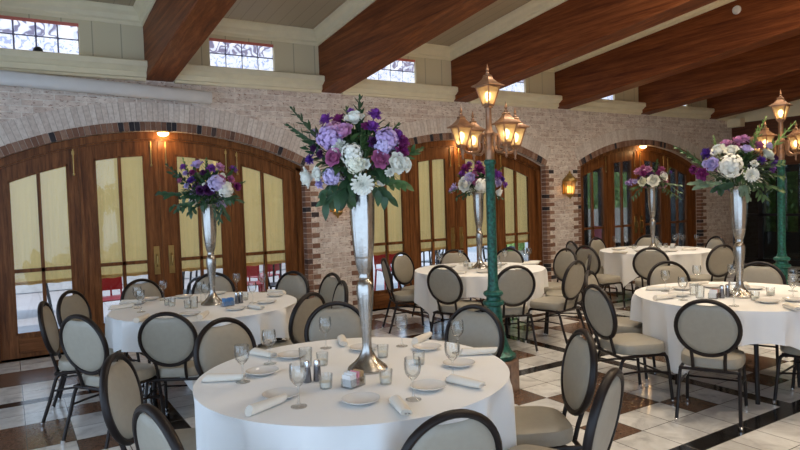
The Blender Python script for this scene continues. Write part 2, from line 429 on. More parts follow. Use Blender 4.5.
for k, (a, b) in enumerate(WINS):
    bm = B(); box(bm, a, YW+.05, WZ0, b, YW+.12, WZ1)
    w = struct('window_%d' % (k+1), bm, M['mort'])
    nb = 4; sx = (b-a)/nb; sz = (WZ1-WZ0)/2
    for i in range(nb):
        for j in range(2):
            bm = B(); box(bm, a+i*sx+.009, YW+.025, WZ0+j*sz+.009, a+(i+1)*sx-.009, YW+.055, WZ0+(j+1)*sz-.009); bevel(bm, .006, 1)
            obj('glass_block', bm, M['blockd' if j else 'block'], w)
    if k in (1, 2, 3, 4):
        bm = B(); box(bm, a, YW+.015, WZ1-.034, b, YW+.03, WZ1); obj('red_tile_edge', bm, M['tip'], w)
BX = [1.44-2.22, 1.44, 3.66, 5.88, 8.10, 10.32, 12.54]; BWD = .32; SL = .103
def profile_run(bm, prof, x0, x1):
    """cornice: profile of (y,z) swept along X"""
    loft(bm, [[(x, y, z) for y, z in prof] for x in (x0, x1)])
edges = [XL]+[e for b in BX for e in (b, b+BWD)]+[XR]
bm = B()
corn = [(YW+.01, 3.075), (YW-.05, 3.075), (YW-.06, 3.10), (YW-.085, 3.11), (YW-.085, 3.165), (YW-.11, 3.175), (YW-.14, 3.20), (YW-.165, 3.215), (YW-.165, 3.275), (YW-.14, 3.29), (YW+.01, 3.305)]
for a, b in zip(edges[::2], edges[1::2]):
    if b-a > .05: profile_run(bm, corn, a, b)
struct('trim_cornice', bm, M['cream'])
ZF = 3.705
def zsl(y): return ZF + SL*(YW-y)
crown = [(0, 0), (.015, 0), (.02, .035), (.045, .05), (.06, .10), (.10, .135), (.115, .165), (.115, .20), (0, .20)]
bm = B()
for a, b in zip(edges[::2], edges[1::2]):
    if b-a < .1: continue
    loft(bm, [[(x, YW-p, ZF+q) for p, q in crown] for x in (a, b)])
    for x, s in ((a, 1), (b, -1)):
        loft(bm, [[(x+s*p, y, zsl(y)+q) for p, q in crown] for y in (YW, YB)])
struct('trim_crown', bm, M['cream'])
bm = B()
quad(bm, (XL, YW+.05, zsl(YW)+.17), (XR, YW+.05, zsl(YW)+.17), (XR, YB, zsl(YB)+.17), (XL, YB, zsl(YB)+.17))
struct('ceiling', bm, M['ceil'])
for k, b in enumerate(BX):
    bm = B(); y1 = YW-.001
    loft(bm, [[(b, y, zsl(y)-.60), (b+.012, y, zsl(y)-.615), (b+BWD-.012, y, zsl(y)-.615), (b+BWD, y, zsl(y)-.60), (b+BWD, y, zsl(y)+.2), (b, y, zsl(y)+.2)] for y in (y1, YB)])
    struct('trim_beam_%d' % (k+1), bm, M['beam'])
# roof over it, so that no sky falls in
bm = B(); quad(bm, (XL-.1, YW+.4, zsl(YW)+.3), (XR+.2, YW+.4, zsl(YW)+.3), (XR+.2, YB, zsl(YB)+.3), (XL-.1, YB, zsl(YB)+.3)); struct('ceiling_roof', bm, M['darkroom'])

# right wall: dark smoked doors under a timber panel
bm = B()
box(bm, XR, YB, 2.14, XR+.1, YW, 3.02); struct('wall_right_panel', bm, M['dwood'])
bm = B(); box(bm, XR, YB, 3.02, XR+.1, YW, 4.6); struct('wall_right_upper', bm, M['cream'])
bm = B(); box(bm, XR-.05, YB, 2.06, XR+.05, YW, 2.16); struct('trim_right_head', bm, M['dwood'])
bays = [YW-.02, 7.2, 6.35, 5.5, 4.6, 3.7, 2.8, 1.8]
for k, (y1, y0) in enumerate(zip(bays, bays[1:])):
    bm = B()
    for a, b in ((y0, y0+.05), (y1-.05, y1)): box(bm, XR-.02, a, 0, XR+.04, b, 2.06)
    box(bm, XR-.02, y0, 0, XR+.04, y1, .12); box(bm, XR-.02, y0, 1.02, XR+.04, y1, 1.07)
    d = struct('door_%d' % (20+k), bm, M['iron'])
    bm = B(); box(bm, XR, y0+.05, .12, XR+.01, y1-.05, 2.06); obj('pane', bm, M['dark'] if k == 0 else M['pane_dark'], d)
bm = B(); box(bm, XR-.0, YB, -.02, XR+.1, 1.8, 2.1); struct('wall_right', bm, M['darkroom'])

# behind and left of the camera: solid wall at the rear right, tall openings to daylight at the left
bm = B(); box(bm, 2.4, YB-.1, 0, XR, YB, 4.9); box(bm, XL, YB-.1, 3.3, 2.4, YB, 4.9); struct('wall_rear', bm, M['brick'])
bm = B(); box(bm, XL-.1, YB, 3.0, XL, YW, 4.9); box(bm, XL-.1, YB, 0, XL, YW, .15); box(bm, XL-.1, 6.2, .15, XL, YW, 3.0); struct('wall_left', bm, M['brick'])

# ------------------------------------------------------------------ the arched doors
dn = 1
SHADES = []
def arc_pts(x0, x1, c, off, n=14): return [(x0+(x1-x0)*i/n, intr(x0+(x1-x0)*i/n-c)-off) for i in range(n+1)]
def leaf(c, x0, x1, gx0, gx1, shaded):
    """one glazed timber leaf between x0 and x1, its glass between gx0 and gx1 (absolute)"""
    global dn
    ya, yb = YD-.03, YD+.03
    bm = B()
    for a, b in ((x0, gx0), (gx1, x1)): strip_prism(bm, arc_pts(a, b, c, .105, 3), [(a+(b-a)*i/3, .015) for i in range(4)], ya, yb)
    strip_prism(bm, arc_pts(gx0, gx1, c, .105), arc_pts(gx0, gx1, c, .27), ya, yb)
    box(bm, gx0, ya, .015, gx1, yb, .27)
    m = (gx0+gx1)/2
    strip_prism(bm, arc_pts(m-.018, m+.018, c, .26, 2), [(m-.018, .26), (m, .26), (m+.018, .26)], ya+.008, yb-.008)
    box(bm, gx0, ya+.008, .94, gx1, yb-.008, .98)
    d = struct('door_%d' % dn, bm, M['oak']); dn += 1
    # glazing bead round the glass and the raised foot panel
    bm = B()
    for a, b in ((gx0, gx0+.018), (gx1-.018, gx1)): strip_prism(bm, arc_pts(a, b, c, .265, 2), [(a, .27), ((a+b)/2, .27), (b, .27)], ya-.012, ya)
    strip_prism(bm, arc_pts(gx0, gx1, c, .265), arc_pts(gx0, gx1, c, .288), ya-.012, ya); box(bm, gx0, ya-.012, .262, gx1, ya, .286)
    obj('glazing_bead', bm, M['oak'], d, smooth=False)
    bm = B(); box(bm, gx0+.02, ya-.012, .06, gx1-.02, ya, .225); bevel(bm, .01, 1); obj('foot_panel', bm, M['oakh'], d)
    bm = B(); strip_prism(bm, arc_pts(gx0, gx1, c, .265), [(gx0+(gx1-gx0)*i/14, .265) for i in range(15)], YD-.003, YD+.003)
    obj('pane', bm, M['pane'], d, smooth=False)
    if shaded:
        bm = B(); n = 26; top = arc_pts(gx0-.03, gx1+.03, c, .24, n); rows = 22
        g = []
        for r in range(rows+1):
            row = []
            for i, (x, zt) in enumerate(top):
                z = zt+(.80-zt)*r/rows
                y = YD+.055+.006*math.sin(i*1.7+r*.2)*(1 if r > 1 else .3)+(.012 if r in (rows-1, rows-3) else 0)
                row.append(bm.verts.new((x, y, z+(.008*math.sin(i*.6) if r == rows else 0))))
            g.append(row)
        for r in range(rows):
            for i in range(n): bm.faces.new((g[r][i], g[r][i+1], g[r+1][i+1], g[r+1][i]))
        s = obj('roman_shade', bm, M['shade']); SHADES.append(s)
        bm = B(); box(bm, gx0-.03, YD+.05, .80, gx1+.03, YD+.066, .835); obj('hem', bm, M['shade'], s)
    return d
def handles(d, x, ya):
    bm = B(); box(bm, x-.034, ya-.008, .80, x+.034, ya, 1.14); bevel(bm, .003, 1); h = obj('door_handle', bm, M['brass'], d)
    bm = B(); tube(bm, smoothpath([(x, ya-.008, .90), (x, ya-.045, .915), (x, ya-.05, .97), (x, ya-.045, 1.025), (x, ya-.008, 1.04)], 4), .008, 8); obj('pull', bm, M['brass'], h)
def bolt(d, x, ya, z1):
    bm = B(); tube(bm, [(x, ya-.012, z1), (x, ya-.012, z1-.27)], .007, 8); lathe(bm, [(0, -.02), (.014, -.012), (.014, .008), (0, .016)], 10, (x, ya-.016, z1-.28))
    box(bm, x-.014, ya-.006, z1-.06, x+.014, ya, z1-.02); obj('barrel_bolt', bm, M['brass'], d)
for ai, c in enumerate(ARCH):
    sh = ai < 2
    a = leaf(c, c-1.72, c-.87, c-1.57, c-.99, sh); b = leaf(c, c-.865, c-.003, c-.72, c-.18, sh)
    e = leaf(c, c+.003, c+.865, c+.18, c+.72, sh); f = leaf(c, c+.87, c+1.72, c+.99, c+1.57, sh)
    ya = YD-.03
    handles(b, c-.085, ya); handles(e, c+.085, ya)
    for d, x in ((a, c-.93), (b, c-.10), (e, c+.07), (e, c+.80), (f, c+.94)): bolt(d, x, ya, intr(x-c)-.115)
    bm = B()
    strip_prism(bm, arc_pts(c-HALF+.002, c+HALF-.002, c, .003, 40), arc_pts(c-HALF+.002, c+HALF-.002, c, .085, 40), YD-.09, YD+.04)
    strip_prism(bm, arc_pts(c-1.72, c+1.72, c, .083, 40), arc_pts(c-1.72, c+1.72, c, .107, 40), YD-.06, YD+.04)
    for s in (-1, 1):
        x0, x1 = sorted((c+s*(HALF-.002), c+s*1.72)); strip_prism(bm, arc_pts(x0, x1, c, .05, 2), [(x0, 0), ((x0+x1)/2, 0), (x1, 0)], YD-.09, YD+.04)
        x0, x1 = sorted((c+s*.865-.02, c+s*.865+.02)); strip_prism(bm, arc_pts(x0, x1, c, .1, 2), [(x0, .0), ((x0+x1)/2, .0), (x1, .0)], YD-.045, YD-.03)
    strip_prism(bm, arc_pts(c-.018, c+.018, c, .1, 2), [(c-.018, 0), (c, 0), (c+.018, 0)], YD-.042, YD-.03)
    struct('trim_doorframe_%d' % (ai+1), bm, M['oak'])
for i, s in enumerate(SHADES):
    tag(s, 'yellow roman shade, %s leaf from the left of the %s glazed arch' % (ORD[i % 4], ('left', 'middle')[i//4]), 'window shade', 'roman shades in the door glass')
bm = B(); box(bm, XL, YD-.1, -.06, XR, YD+.14, 0); struct('floor_sill', bm, M['oakh'])

# ------------------------------------------------------------------ outside: patio behind the doors
bm = B(); quad(bm, (-14, YD+.12, -.02), (30, YD+.12, -.02), (30, 30, -.02), (-14, 30, -.02)); struct('ground_patio', bm, M['paving'])
bm = B(); Yp = 10.4      # covered porch beyond the right arch, open to the garden in two places
gx = [aty(px, 200, Yp).x for px in (560, 588, 603, 611, 632)]; z1, z0 = aty(600, 172, Yp).z, .35
for a, b in ((gx[0], gx[1]), (gx[2], gx[3]), (gx[4], 20)): box(bm, a, Yp, 0, b, Yp+.15, 3.2)
for a, b in ((gx[1], gx[2]), (gx[3], gx[4])): box(bm, a, Yp, z1, b, Yp+.15, 3.2); box(bm, a, Yp, 0, b, Yp+.15, z0)
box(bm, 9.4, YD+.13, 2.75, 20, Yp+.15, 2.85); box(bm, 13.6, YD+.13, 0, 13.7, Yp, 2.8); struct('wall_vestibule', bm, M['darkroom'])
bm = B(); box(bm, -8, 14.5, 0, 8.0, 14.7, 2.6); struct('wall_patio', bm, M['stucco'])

# ------------------------------------------------------------------ chairs
def make_chair(label):
    t = thing('banquet_chair', label, 'chair', group='round-back banquet chairs')
    # seat: domed cushion
    bm = B(); n = 32
    def outline(k, z):
        l = []
        for i in range(n):
            a = 2*PI*i/n; ca, sa = math.cos(a), math.sin(a)
            x = math.copysign(abs(ca)**.55, ca)*.212*k; y = math.copysign(abs(sa)**.55, sa)*.205*k
            x *= 1+.07*(y/.2); l.append((x, y+.02, z))
        return l
    loft(bm, [outline(.93, .388), outline(.985, .395), outline(1.0, .42), outline(.99, .447), outline(.95, .462), outline(.82, .471), outline(.5, .476), outline(.15, .477)])
    obj('seat', bm, M['vinyl'], t)
    bm = B()
    tube(bm, smoothpath([(-.19, .185, .378), (-.19, -.19, .378)], 2), .0125, 8); tube(bm, [(.19, .185, .378), (.19, -.19, .378)], .0125, 8)
    tube(bm, [(-.19, .15, .378), (.19, .15, .378)], .011, 8); tube(bm, [(-.19, -.185, .378), (.19, -.185, .378)], .012, 8)
    obj('seat_frame', bm, M['bronze'], t)
    for s in (-1, 1):
        bm = B(); tube(bm, smoothpath([(s*.19, .13, .378), (s*.192, .178, .37), (s*.194, .20, .335), (s*.20, .215, .2), (s*.206, .232, .02)], 4), .0125, 8)
        lg = obj('leg', bm, M['bronze'], t)
        bm = B(); lathe(bm, [(.013, 0), (.015, .004), (.014, .03), (.011, .032)], 10, (s*.2065, .2335, 0)); obj('foot', bm, M['chrome'], lg)
        bm = B(); tube(bm, smoothpath([(s*.19, -.10, .378), (s*.192, -.155, .37), (s*.195, -.185, .335), (s*.20, -.225, .2), (s*.206, -.285, .02)], 4), .0125, 8)
        lg = obj('leg', bm, M['bronze'], t)
        bm = B(); lathe(bm, [(.013, 0), (.015, .004), (.014, .03), (.011, .032)], 10, (s*.2065, -.287, 0)); obj('foot', bm, M['chrome'], lg)
        bm = B(); tube(bm, smoothpath([(s*.199, .21, .235), (s*.196, .0, .262), (s*.199, -.21, .255)], 4), .008, 6)
        obj('stretcher', bm, M['bronze'], t)
        bm = B(); tube(bm, [(s*.105, -.185, .378), (s*.106, -.205, .46), (s*.112, -.226, .53)], .012, 8); obj('back_post', bm, M['bronze'], t)
    bm = B(); tube(bm, [(-.2, .214, .215), (.2, .214, .215)], .008, 6); obj('stretcher', bm, M['bronze'], t)
    # back: a padded disc in a tubular ring, leaning back
    tilt = Matrix.Translation((0, -.245, .695)) @ Matrix.Rotation(math.radians(11), 4, 'X')
    bm = B(); m = 44; loops = []
    for i in range(m):
        a = 2*PI*i/m; ca, sa = math.cos(a), math.sin(a)
        l = []
        for k in range(10):
            b = 2*PI*k/10; rr = .0155*math.cos(b); l.append(tilt @ Vector(((.207+rr)*ca, .0185*math.sin(b), (.205+rr)*sa)))
        loops.append(l)
    loops.append(loops[0]); loft(bm, loops, cap=False)
    bmesh.ops.remove_doubles(bm, verts=bm.verts, dist=1e-5)
    obj('back_frame', bm, M['bronze'], t)
    bm = B(); m = 48
    def ring(k, y):
        l = []
        for i in range(m):
            a = 2*PI*i/m; r = k
            d = abs(((a-PI/2+PI) % (2*PI))-PI)
            if d < .42: r *= 1-.135*max(0, math.cos(d/.42*PI/2))**.6
            l.append(tilt @ Vector((.198*r*math.cos(a), y, .196*r*math.sin(a))))
        return l
    loft(bm, [ring(.12, .030), ring(.5, .028), ring(.8, .022), ring(.93, .014), ring(1, 0), ring(.94, -.012), ring(.8, -.017), ring(.4, -.019), ring(.1, -.02)])
    obj('backrest', bm, M['vinyl'], t)
    return t
TAB = dict(F=(1.44, 2.79), L=(1.42, 5.48), M=(4.76, 5.87), RB=(8.02, 5.82), RF=(4.97, 2.86))
PHR = dict(F='the front table', L='the left rear table', M='the middle table', RB='the far right rear table', RF='the right front table')
# key: (pixel of the back's top edge, facing offset in degrees, label)
CH = dict(
 F1=((112, 354), -3, 'beige banquet chair at the left of the front table, upholstered front in view'),
 F2=((149, 405), -13, 'banquet chair at the lower left of the front table, bluish back cut by bottom edge'),
 F3=((455, 411), 0, 'banquet chair nearest the camera, seen from behind at bottom centre'),
 F4=((613, 369), 0, 'banquet chair nearly edge-on at the bottom, right of the front table'),
 F5=((585, 329), 0, 'banquet chair turned side-on at right of the front table, near the lamp plinth'),
 F6=((476, 304), 0, 'banquet chair right in front of the lamp post, facing the front table'),
 F7=((335, 301), 0, 'banquet chair just left of the tall silver vase, behind the front table'),
 F8=((221, 317.5), 0, 'banquet chair between the front and left rear tables, facing the front table'),
 L1=((42, 301), -9, 'banquet chair leftmost in the room, seen almost edge-on'),
 L2=((69, 290), -4, 'banquet chair in front of the left door post, facing the left rear table'),
 L3=((77, 314), -4, 'banquet chair with bluish back at left end of the left rear table'),
 L4=((170, 309), 0, 'banquet chair seen square from behind at near side of left rear table'),
 L5=((140, 278.5), 0, 'banquet chair against the left arched doors, beside the red patio chair'),
 L6=((213, 272), 0, 'banquet chair directly behind the vase of the left rear table'),
 L7=((293.6, 270.5), 0, 'banquet chair beside the right frame of the left arch'),
 L8=((311, 292), 0, 'banquet chair seen from behind at right end of the left rear table'),
 W1=((333, 272.5), 0, 'banquet chair by the brick pier between left and middle arches'),
 W2=((343, 280), 14, 'narrow edge-on banquet chair peeking out left of the front vase'),
 M1=((383.5, 257.5), 16, 'side-on banquet chair with legs in view, left of the middle table'),
 M2=((400.4, 252), 0, 'beige banquet chair before the middle arch, left rear of the middle table'),
 M3=((442, 264.7), -10, 'banquet chair seen from behind left of the lamp post, at the middle table'),
 M4=((453.8, 249), 0, 'banquet chair behind the middle table, left of its vase'),
 M5=((509, 247.5), 0, 'banquet chair behind the middle table, right of the lamp post'),
 M6=((515.6, 265), 0, 'banquet chair seen from behind right of the lamp post, at the middle table'),
 M7=((577, 260), 0, 'banquet chair in three-quarter back view at right of the middle table'),
 M8=((567, 247.8), 0, 'banquet chair at the right end of the middle table, before the brick pier'),
 RB1=((570.7, 240.5), 20, 'sliver of a banquet chair against the brick below the wall lantern'),
 RB2=((585, 245), 0, 'banquet chair with shadowed back at left end of the far right rear table'),
 RB3=((590, 254), 180, 'small pale chair glimpsed between the chairs right of the middle table'),
 RB4=((601, 237), 0, 'banquet chair at left of the far table, before the right arch doors'),
 RB5=((651.6, 236.5), 0, 'banquet chair behind the far table, under its vase'),
 RB6=((650.7, 247), 0, 'banquet chair seen from behind at near side of the far table'),
 RB7=((712, 236), 0, 'banquet chair behind the right end of the far table, by dark brick'),
 RB8=((723, 244), 0, 'banquet chair in three-quarter back view left of the tall right vase'),
 RF1=((588.5, 270), 0, 'pale banquet chair edge showing just behind the bluish one'),
 RF2=((594, 284), 0, 'banquet chair with seat and legs in view at left of right front table'),
 RF3=((666.7, 260.5), 0, 'banquet chair facing us at rear left of right front table'),
 RF4=((706, 299), 5, 'banquet chair seen square from behind, standing free before right front table'),
 RF5=((760, 261), 0, 'banquet chair behind the right front table, beside the far lamp post'),
)
NEAR = {'F3', 'L4', 'RF4'}
chair0 = None
def place(pos, rz, label, sc=1.0):
    global chair0
    if chair0 is None:
        chair0 = make_chair(label); chair0.location = pos; chair0.rotation_euler = (0, 0, rz)
    else: dup(chair0, pos, rz, label).scale = (sc, sc, sc)
for k, (px, off, lab) in CH.items():
    tk = k.rstrip('0123456789'); tk = {'W': 'L'}.get(tk, tk)
    if k == 'RB3': tk = 'M'
    tx, ty = TAB[tk]
    sc_ = .955 if k in NEAR else 1.0      # these stand a little lower
    p = atz(px[0], px[1], .912*sc_)
    a = math.atan2(ty-p.y, tx-p.x) + math.radians(off if off != 180 else 0)
    d0 = math.hypot(tx-p.x, ty-p.y)-.285
    if d0 < .74: p.x -= math.cos(a)*(.74-d0); p.y -= math.sin(a)*(.74-d0)
    # the back's top edge lies .285 m behind the seat's centre
    place((p.x+math.cos(a)*.285, p.y+math.sin(a)*.285, 0), a-PI/2, lab, sc_)
place((4.99, 2.26, 0), math.radians(10), 'banquet chair cut by the right edge, pushed under the right front table')

# ------------------------------------------------------------------ tables, cloths and vases
def make_table(x, y, lab, rot):
    t = thing('round_table', lab, 'table', (x, y, 0), rot)
    bm = B(); lathe(bm, [(.69, .70), (.735, .702), (.742, .715), (.742, .732), (.735, .742), (.1, .742)], 48); obj('tabletop', bm, M['dwood'], t)
    for i in range(4):
        a = PI/4+i*PI/2
        bm = B(); tube(bm, [(.42*math.cos(a), .42*math.sin(a), .71), (.46*math.cos(a), .46*math.sin(a), .0)], .017, 8); obj('leg', bm, M['bronze'], t)
def make_cloth(x, y, corner, lab, half=1.0, seed=1):
    r = random.Random(seed); bm = B(); n = 180; R = .772
    ph = [r.uniform(0, 6.28) for _ in range(6)]
    loops = [[(.05*math.cos(2*PI*i/n), .05*math.sin(2*PI*i/n), .750) for i in range(n)]]
    for k in (.5, .9, .985): loops.append([(R*k*math.cos(2*PI*i/n), R*k*math.sin(2*PI*i/n), .750-(.001 if k > .98 else 0)) for i in range(n)])
    rows = 12
    for j in range(rows+1):
        l = []
        for i in range(n):
            a = 2*PI*i/n; b = a-corner
            m = max(abs(math.cos(b+PI/4)), abs(math.sin(b+PI/4)))
            reach = half/m
            drop = min(max(reach-R, .05), .54)
            s = j/rows; d = drop*s
            fold = .9*(1-2*abs(math.sin(5.5*b+ph[0]+.5*math.sin(3*b+ph[3])))) + .6*(1-2*abs(math.sin(9*b+ph[1])))+.25*math.sin(19*b+ph[2])
            flat = min(1, d/.05)**.6
            rad = R+.006*math.sin(min(1, s*4)*PI/2)+flat*(-.004+.033*fold)*min(1.3, .55+d*2.2)-.10*flat*max(0, (drop-.3))*s
            if d < .06: rad = max(rad, .750)
            z = .748-.004*min(1, j)-max(0, d-.008)
            l.append((rad*math.cos(a), rad*math.sin(a), z))
        loops.append(l)
    loft(bm, loops, cap=False)
    bm.faces.new([v for v in bm.verts[:n]] if False else [list(bm.verts)[i] for i in range(n)])
    o = obj('tablecloth', bm, M['cloth'], loc=(x, y, 0)); tag(o, lab, 'tablecloth', 'white table linen')
    for p in o.data.polygons: p.use_smooth = True
CORN = dict(F=math.radians(330), L=math.radians(250), M=math.radians(270), RB=math.radians(176), RF=math.radians(178))
for i, (k, (x, y)) in enumerate(TAB.items()):
    make_table(x, y, 'round table hidden under the white cloth of %s' % PHR[k], i*.4)
    make_cloth(x, y, CORN[k], 'white cloth draped over %s' % PHR[k], 1.0 if k != 'F' else 1.08, 3+i)
def make_vase(label):
    t = thing('trumpet_vase', label, 'vase', group='tall silver trumpet vases')
    bm = B()
    lathe(bm, [(.0, 0), (.098, 0), (.100, .008), (.094, .018), (.070, .036), (.046, .06), (.030, .09), (.024, .115), (.024, .135)], 32); obj('base', bm, M['silver'], t)
    bm = B()
    lathe(bm, [(.023, .13), (.024, .17), (.030, .25), (.038, .33), (.0425, .375), (.042, .41), (.036, .43), (.026, .442), (.0235, .447)], 28); obj('stem', bm, M['silver'], t)
    bm = B()
    lathe(bm, [(.0235, .444), (.029, .452), (.030, .458), (.026, .466), (.028, .475), (.036, .50), (.044, .545), (.052, .62), (.057, .70), (.060, .80), (.062, .87), (.066, .895), (.071, .905), (.068, .905), (.060, .88), (.055, .80), (.045, .55), (.01, .5)], 40, flute=.028, nf=12); obj('trumpet', bm, M['silver'], t)
    return t
VPOS = dict(F=(1.505, 2.765), L=(1.475, 5.47), M=(4.79, 5.89), RB=(7.99, 5.83), RF=(4.87, 2.775))
vase0 = None
VH = dict(F=.932, L=.865, M=.915, RB=.92, RF=.87)
VL = dict(F='tall fluted silver vase standing on the front table', L='tall fluted silver vase standing on the left rear table', M='fluted silver vase partly behind the green lamp post',
          RB='slim silver vase on the far table before the right arch', RF='tall silver vase standing on the right front table')
for k, (x, y) in VPOS.items():
    if vase0 is None: vase0 = make_vase(VL[k]); vase0.location = (x, y, .751); q = vase0
    else: q = dup(vase0, (x, y, .751), rng.uniform(0, 6), VL[k])
    q.scale = (1.02, 1.02, VH[k]/.905)

# ------------------------------------------------------------------ flowers
FM = {}
def petal(bm, base, d, up, w, ln, cup, nu=3, nv=3):
    """one petal: from base along d, width w, curled towards up"""
    d = d.normalized(); s = d.cross(up).normalized(); n = s.cross(d).normalized(); g = []
    for j in range(nv+1):
        v = j/nv; row = []
        wd = w*(math.sin(PI*min(.93, .15+.72*v))**.7)
        for i in range(nu+1):
            u = i/nu*2-1
            row.append(bm.verts.new(base + d*(ln*v) + s*(wd*u*.5) + n*(cup*(v*v)*ln + .18*w*(u*u))))
        g.append(row)
    for j in range(nv):
        for i in range(nu): bm.faces.new((g[j][i], g[j][i+1], g[j+1][i+1], g[j+1][i]))
def f_rose():
    bm = B(); r = random.Random(5); Z = Vector((0, 0, 1))
    lathe(bm, [(0, -.4), (.3, -.3), (.42, 0), (.36, .35), (.2, .55), (0, .6)], 10)
    k = 0
    for ring, (n, el, rad, ln, w) in enumerate([(3, 82, .10, .95, .6), (4, 76, .2, 1.0, .8), (5, 68, .34, 1.05, .95), (6, 55, .5, 1.05, 1.1), (7, 36, .62, .95, 1.15)]):
        for i in range(n):
            a = 2*PI*i/n+ring*.7+r.uniform(-.1, .1); e = math.radians(el)
            o = Vector((math.cos(a), math.sin(a), 0)); d = o*math.cos(e)+Z*math.sin(e)
            petal(bm, o*rad*.6+Z*(-.35+.05*ring), d, -o*math.sin(e)+Z*math.cos(e), w, ln, .30 if ring < 3 else (.22 if ring == 3 else -.1))
    return bm
def f_hydrangea():
    bm = B(); r = random.Random(9); n = 165
    bmesh.ops.create_icosphere(bm, subdivisions=2, radius=.66)
    for i in range(n):
        z = 1-1.55*i/n; a = i*2.39996; q = math.sqrt(max(0, 1-z*z)); o = Vector((q*math.cos(a), q*math.sin(a), z)); s = o.orthogonal().normalized(); t = o.cross(s)
        o = (o+Vector((r.uniform(-.3, .3), r.uniform(-.3, .3), r.uniform(-.3, .3)))).normalized(); s = o.orthogonal().normalized(); t = o.cross(s); c = o*(.86+r.uniform(-.2, .14)); a0 = r.uniform(0, 6)
        for k in range(4):
            b = a0+k*PI/2; dd = s*math.cos(b)+t*math.sin(b)
            petal(bm, c, dd+o*.35, o, .17, .19, -.2, 1, 2)
    return bm
def f_carnation():
    bm = B(); r = random.Random(4); Z = Vector((0, 0, 1))
    lathe(bm, [(0, -.6), (.2, -.55), (.3, -.2), (.3, .1), (0, .2)], 8)
    for i in range(46):
        t = i/46; el = math.radians(85-95*t+r.uniform(-10, 10)); a = i*2.4
        o = Vector((math.cos(a), math.sin(a), 0)); d = o*math.cos(el)+Z*math.sin(el)
        petal(bm, Z*(-.15)+o*.12, d, -o*math.sin(el)+Z*math.cos(el), .55, .85+r.uniform(-.1, .12), r.uniform(-.25, .3), 3, 2)
    return bm
def f_dahlia():
    bm = B(); Z = Vector((0, 0, 1))
    lathe(bm, [(0, -.35), (.3, -.3), (.35, 0), (.2, .15), (0, .2)], 10)
    for ring, (n, el, ln) in enumerate([(14, -8, 1.0), (14, 12, .95), (12, 32, .8), (10, 52, .62), (7, 72, .45)]):
        for i in range(n):
            a = 2*PI*(i+.5*ring)/n; e = math.radians(el); o = Vector((math.cos(a), math.sin(a), 0)); d = o*math.cos(e)+Z*math.sin(e)
            petal(bm, o*.05, d, -o*math.sin(e)+Z*math.cos(e), .36, ln, .18, 2, 3)
    return bm
SH = {}
for nm, fn in (('rose', f_rose), ('hydrangea', f_hydrangea), ('carnation', f_carnation), ('dahlia', f_dahlia)):
    SH[nm] = mesh(fn(), M['pet_white'])
def bloom_mesh(kind, col):
    k = (kind, col)
    if k not in FM:
        me = SH[kind].copy(); me.materials.clear(); me.materials.append(M['pet_'+col]); FM[k] = me
    return FM[k]
def leaf_blade(bm, base, d, up, ln, w, droop=.25):
    d = d.normalized(); s = d.cross(up)
    if s.length < 1e-3: s = d.orthogonal()
    s.normalize(); n = s.cross(d).normalized(); g = []; m = 6
    for j in range(m+1):
        v = j/m; wd = w*math.sin(PI*min(1, v*.96+.04))**.8*(1-.35*v)
        c = base + d*(ln*v) - n*(droop*ln*v*v)
        g.append([bm.verts.new(c-s*wd*.5+n*wd*.12), bm.verts.new(c), bm.verts.new(c+s*wd*.5+n*wd*.12)])
    for j in range(m):
        for i in range(2): bm.faces.new((g[j][i], g[j][i+1], g[j+1][i+1], g[j+1][i]))
NUDGE = dict(F=(1.5, 5.5), L=(0, 3), M=(0, 1.5), RB=(.5, 1.5), RF=(-3, 6))
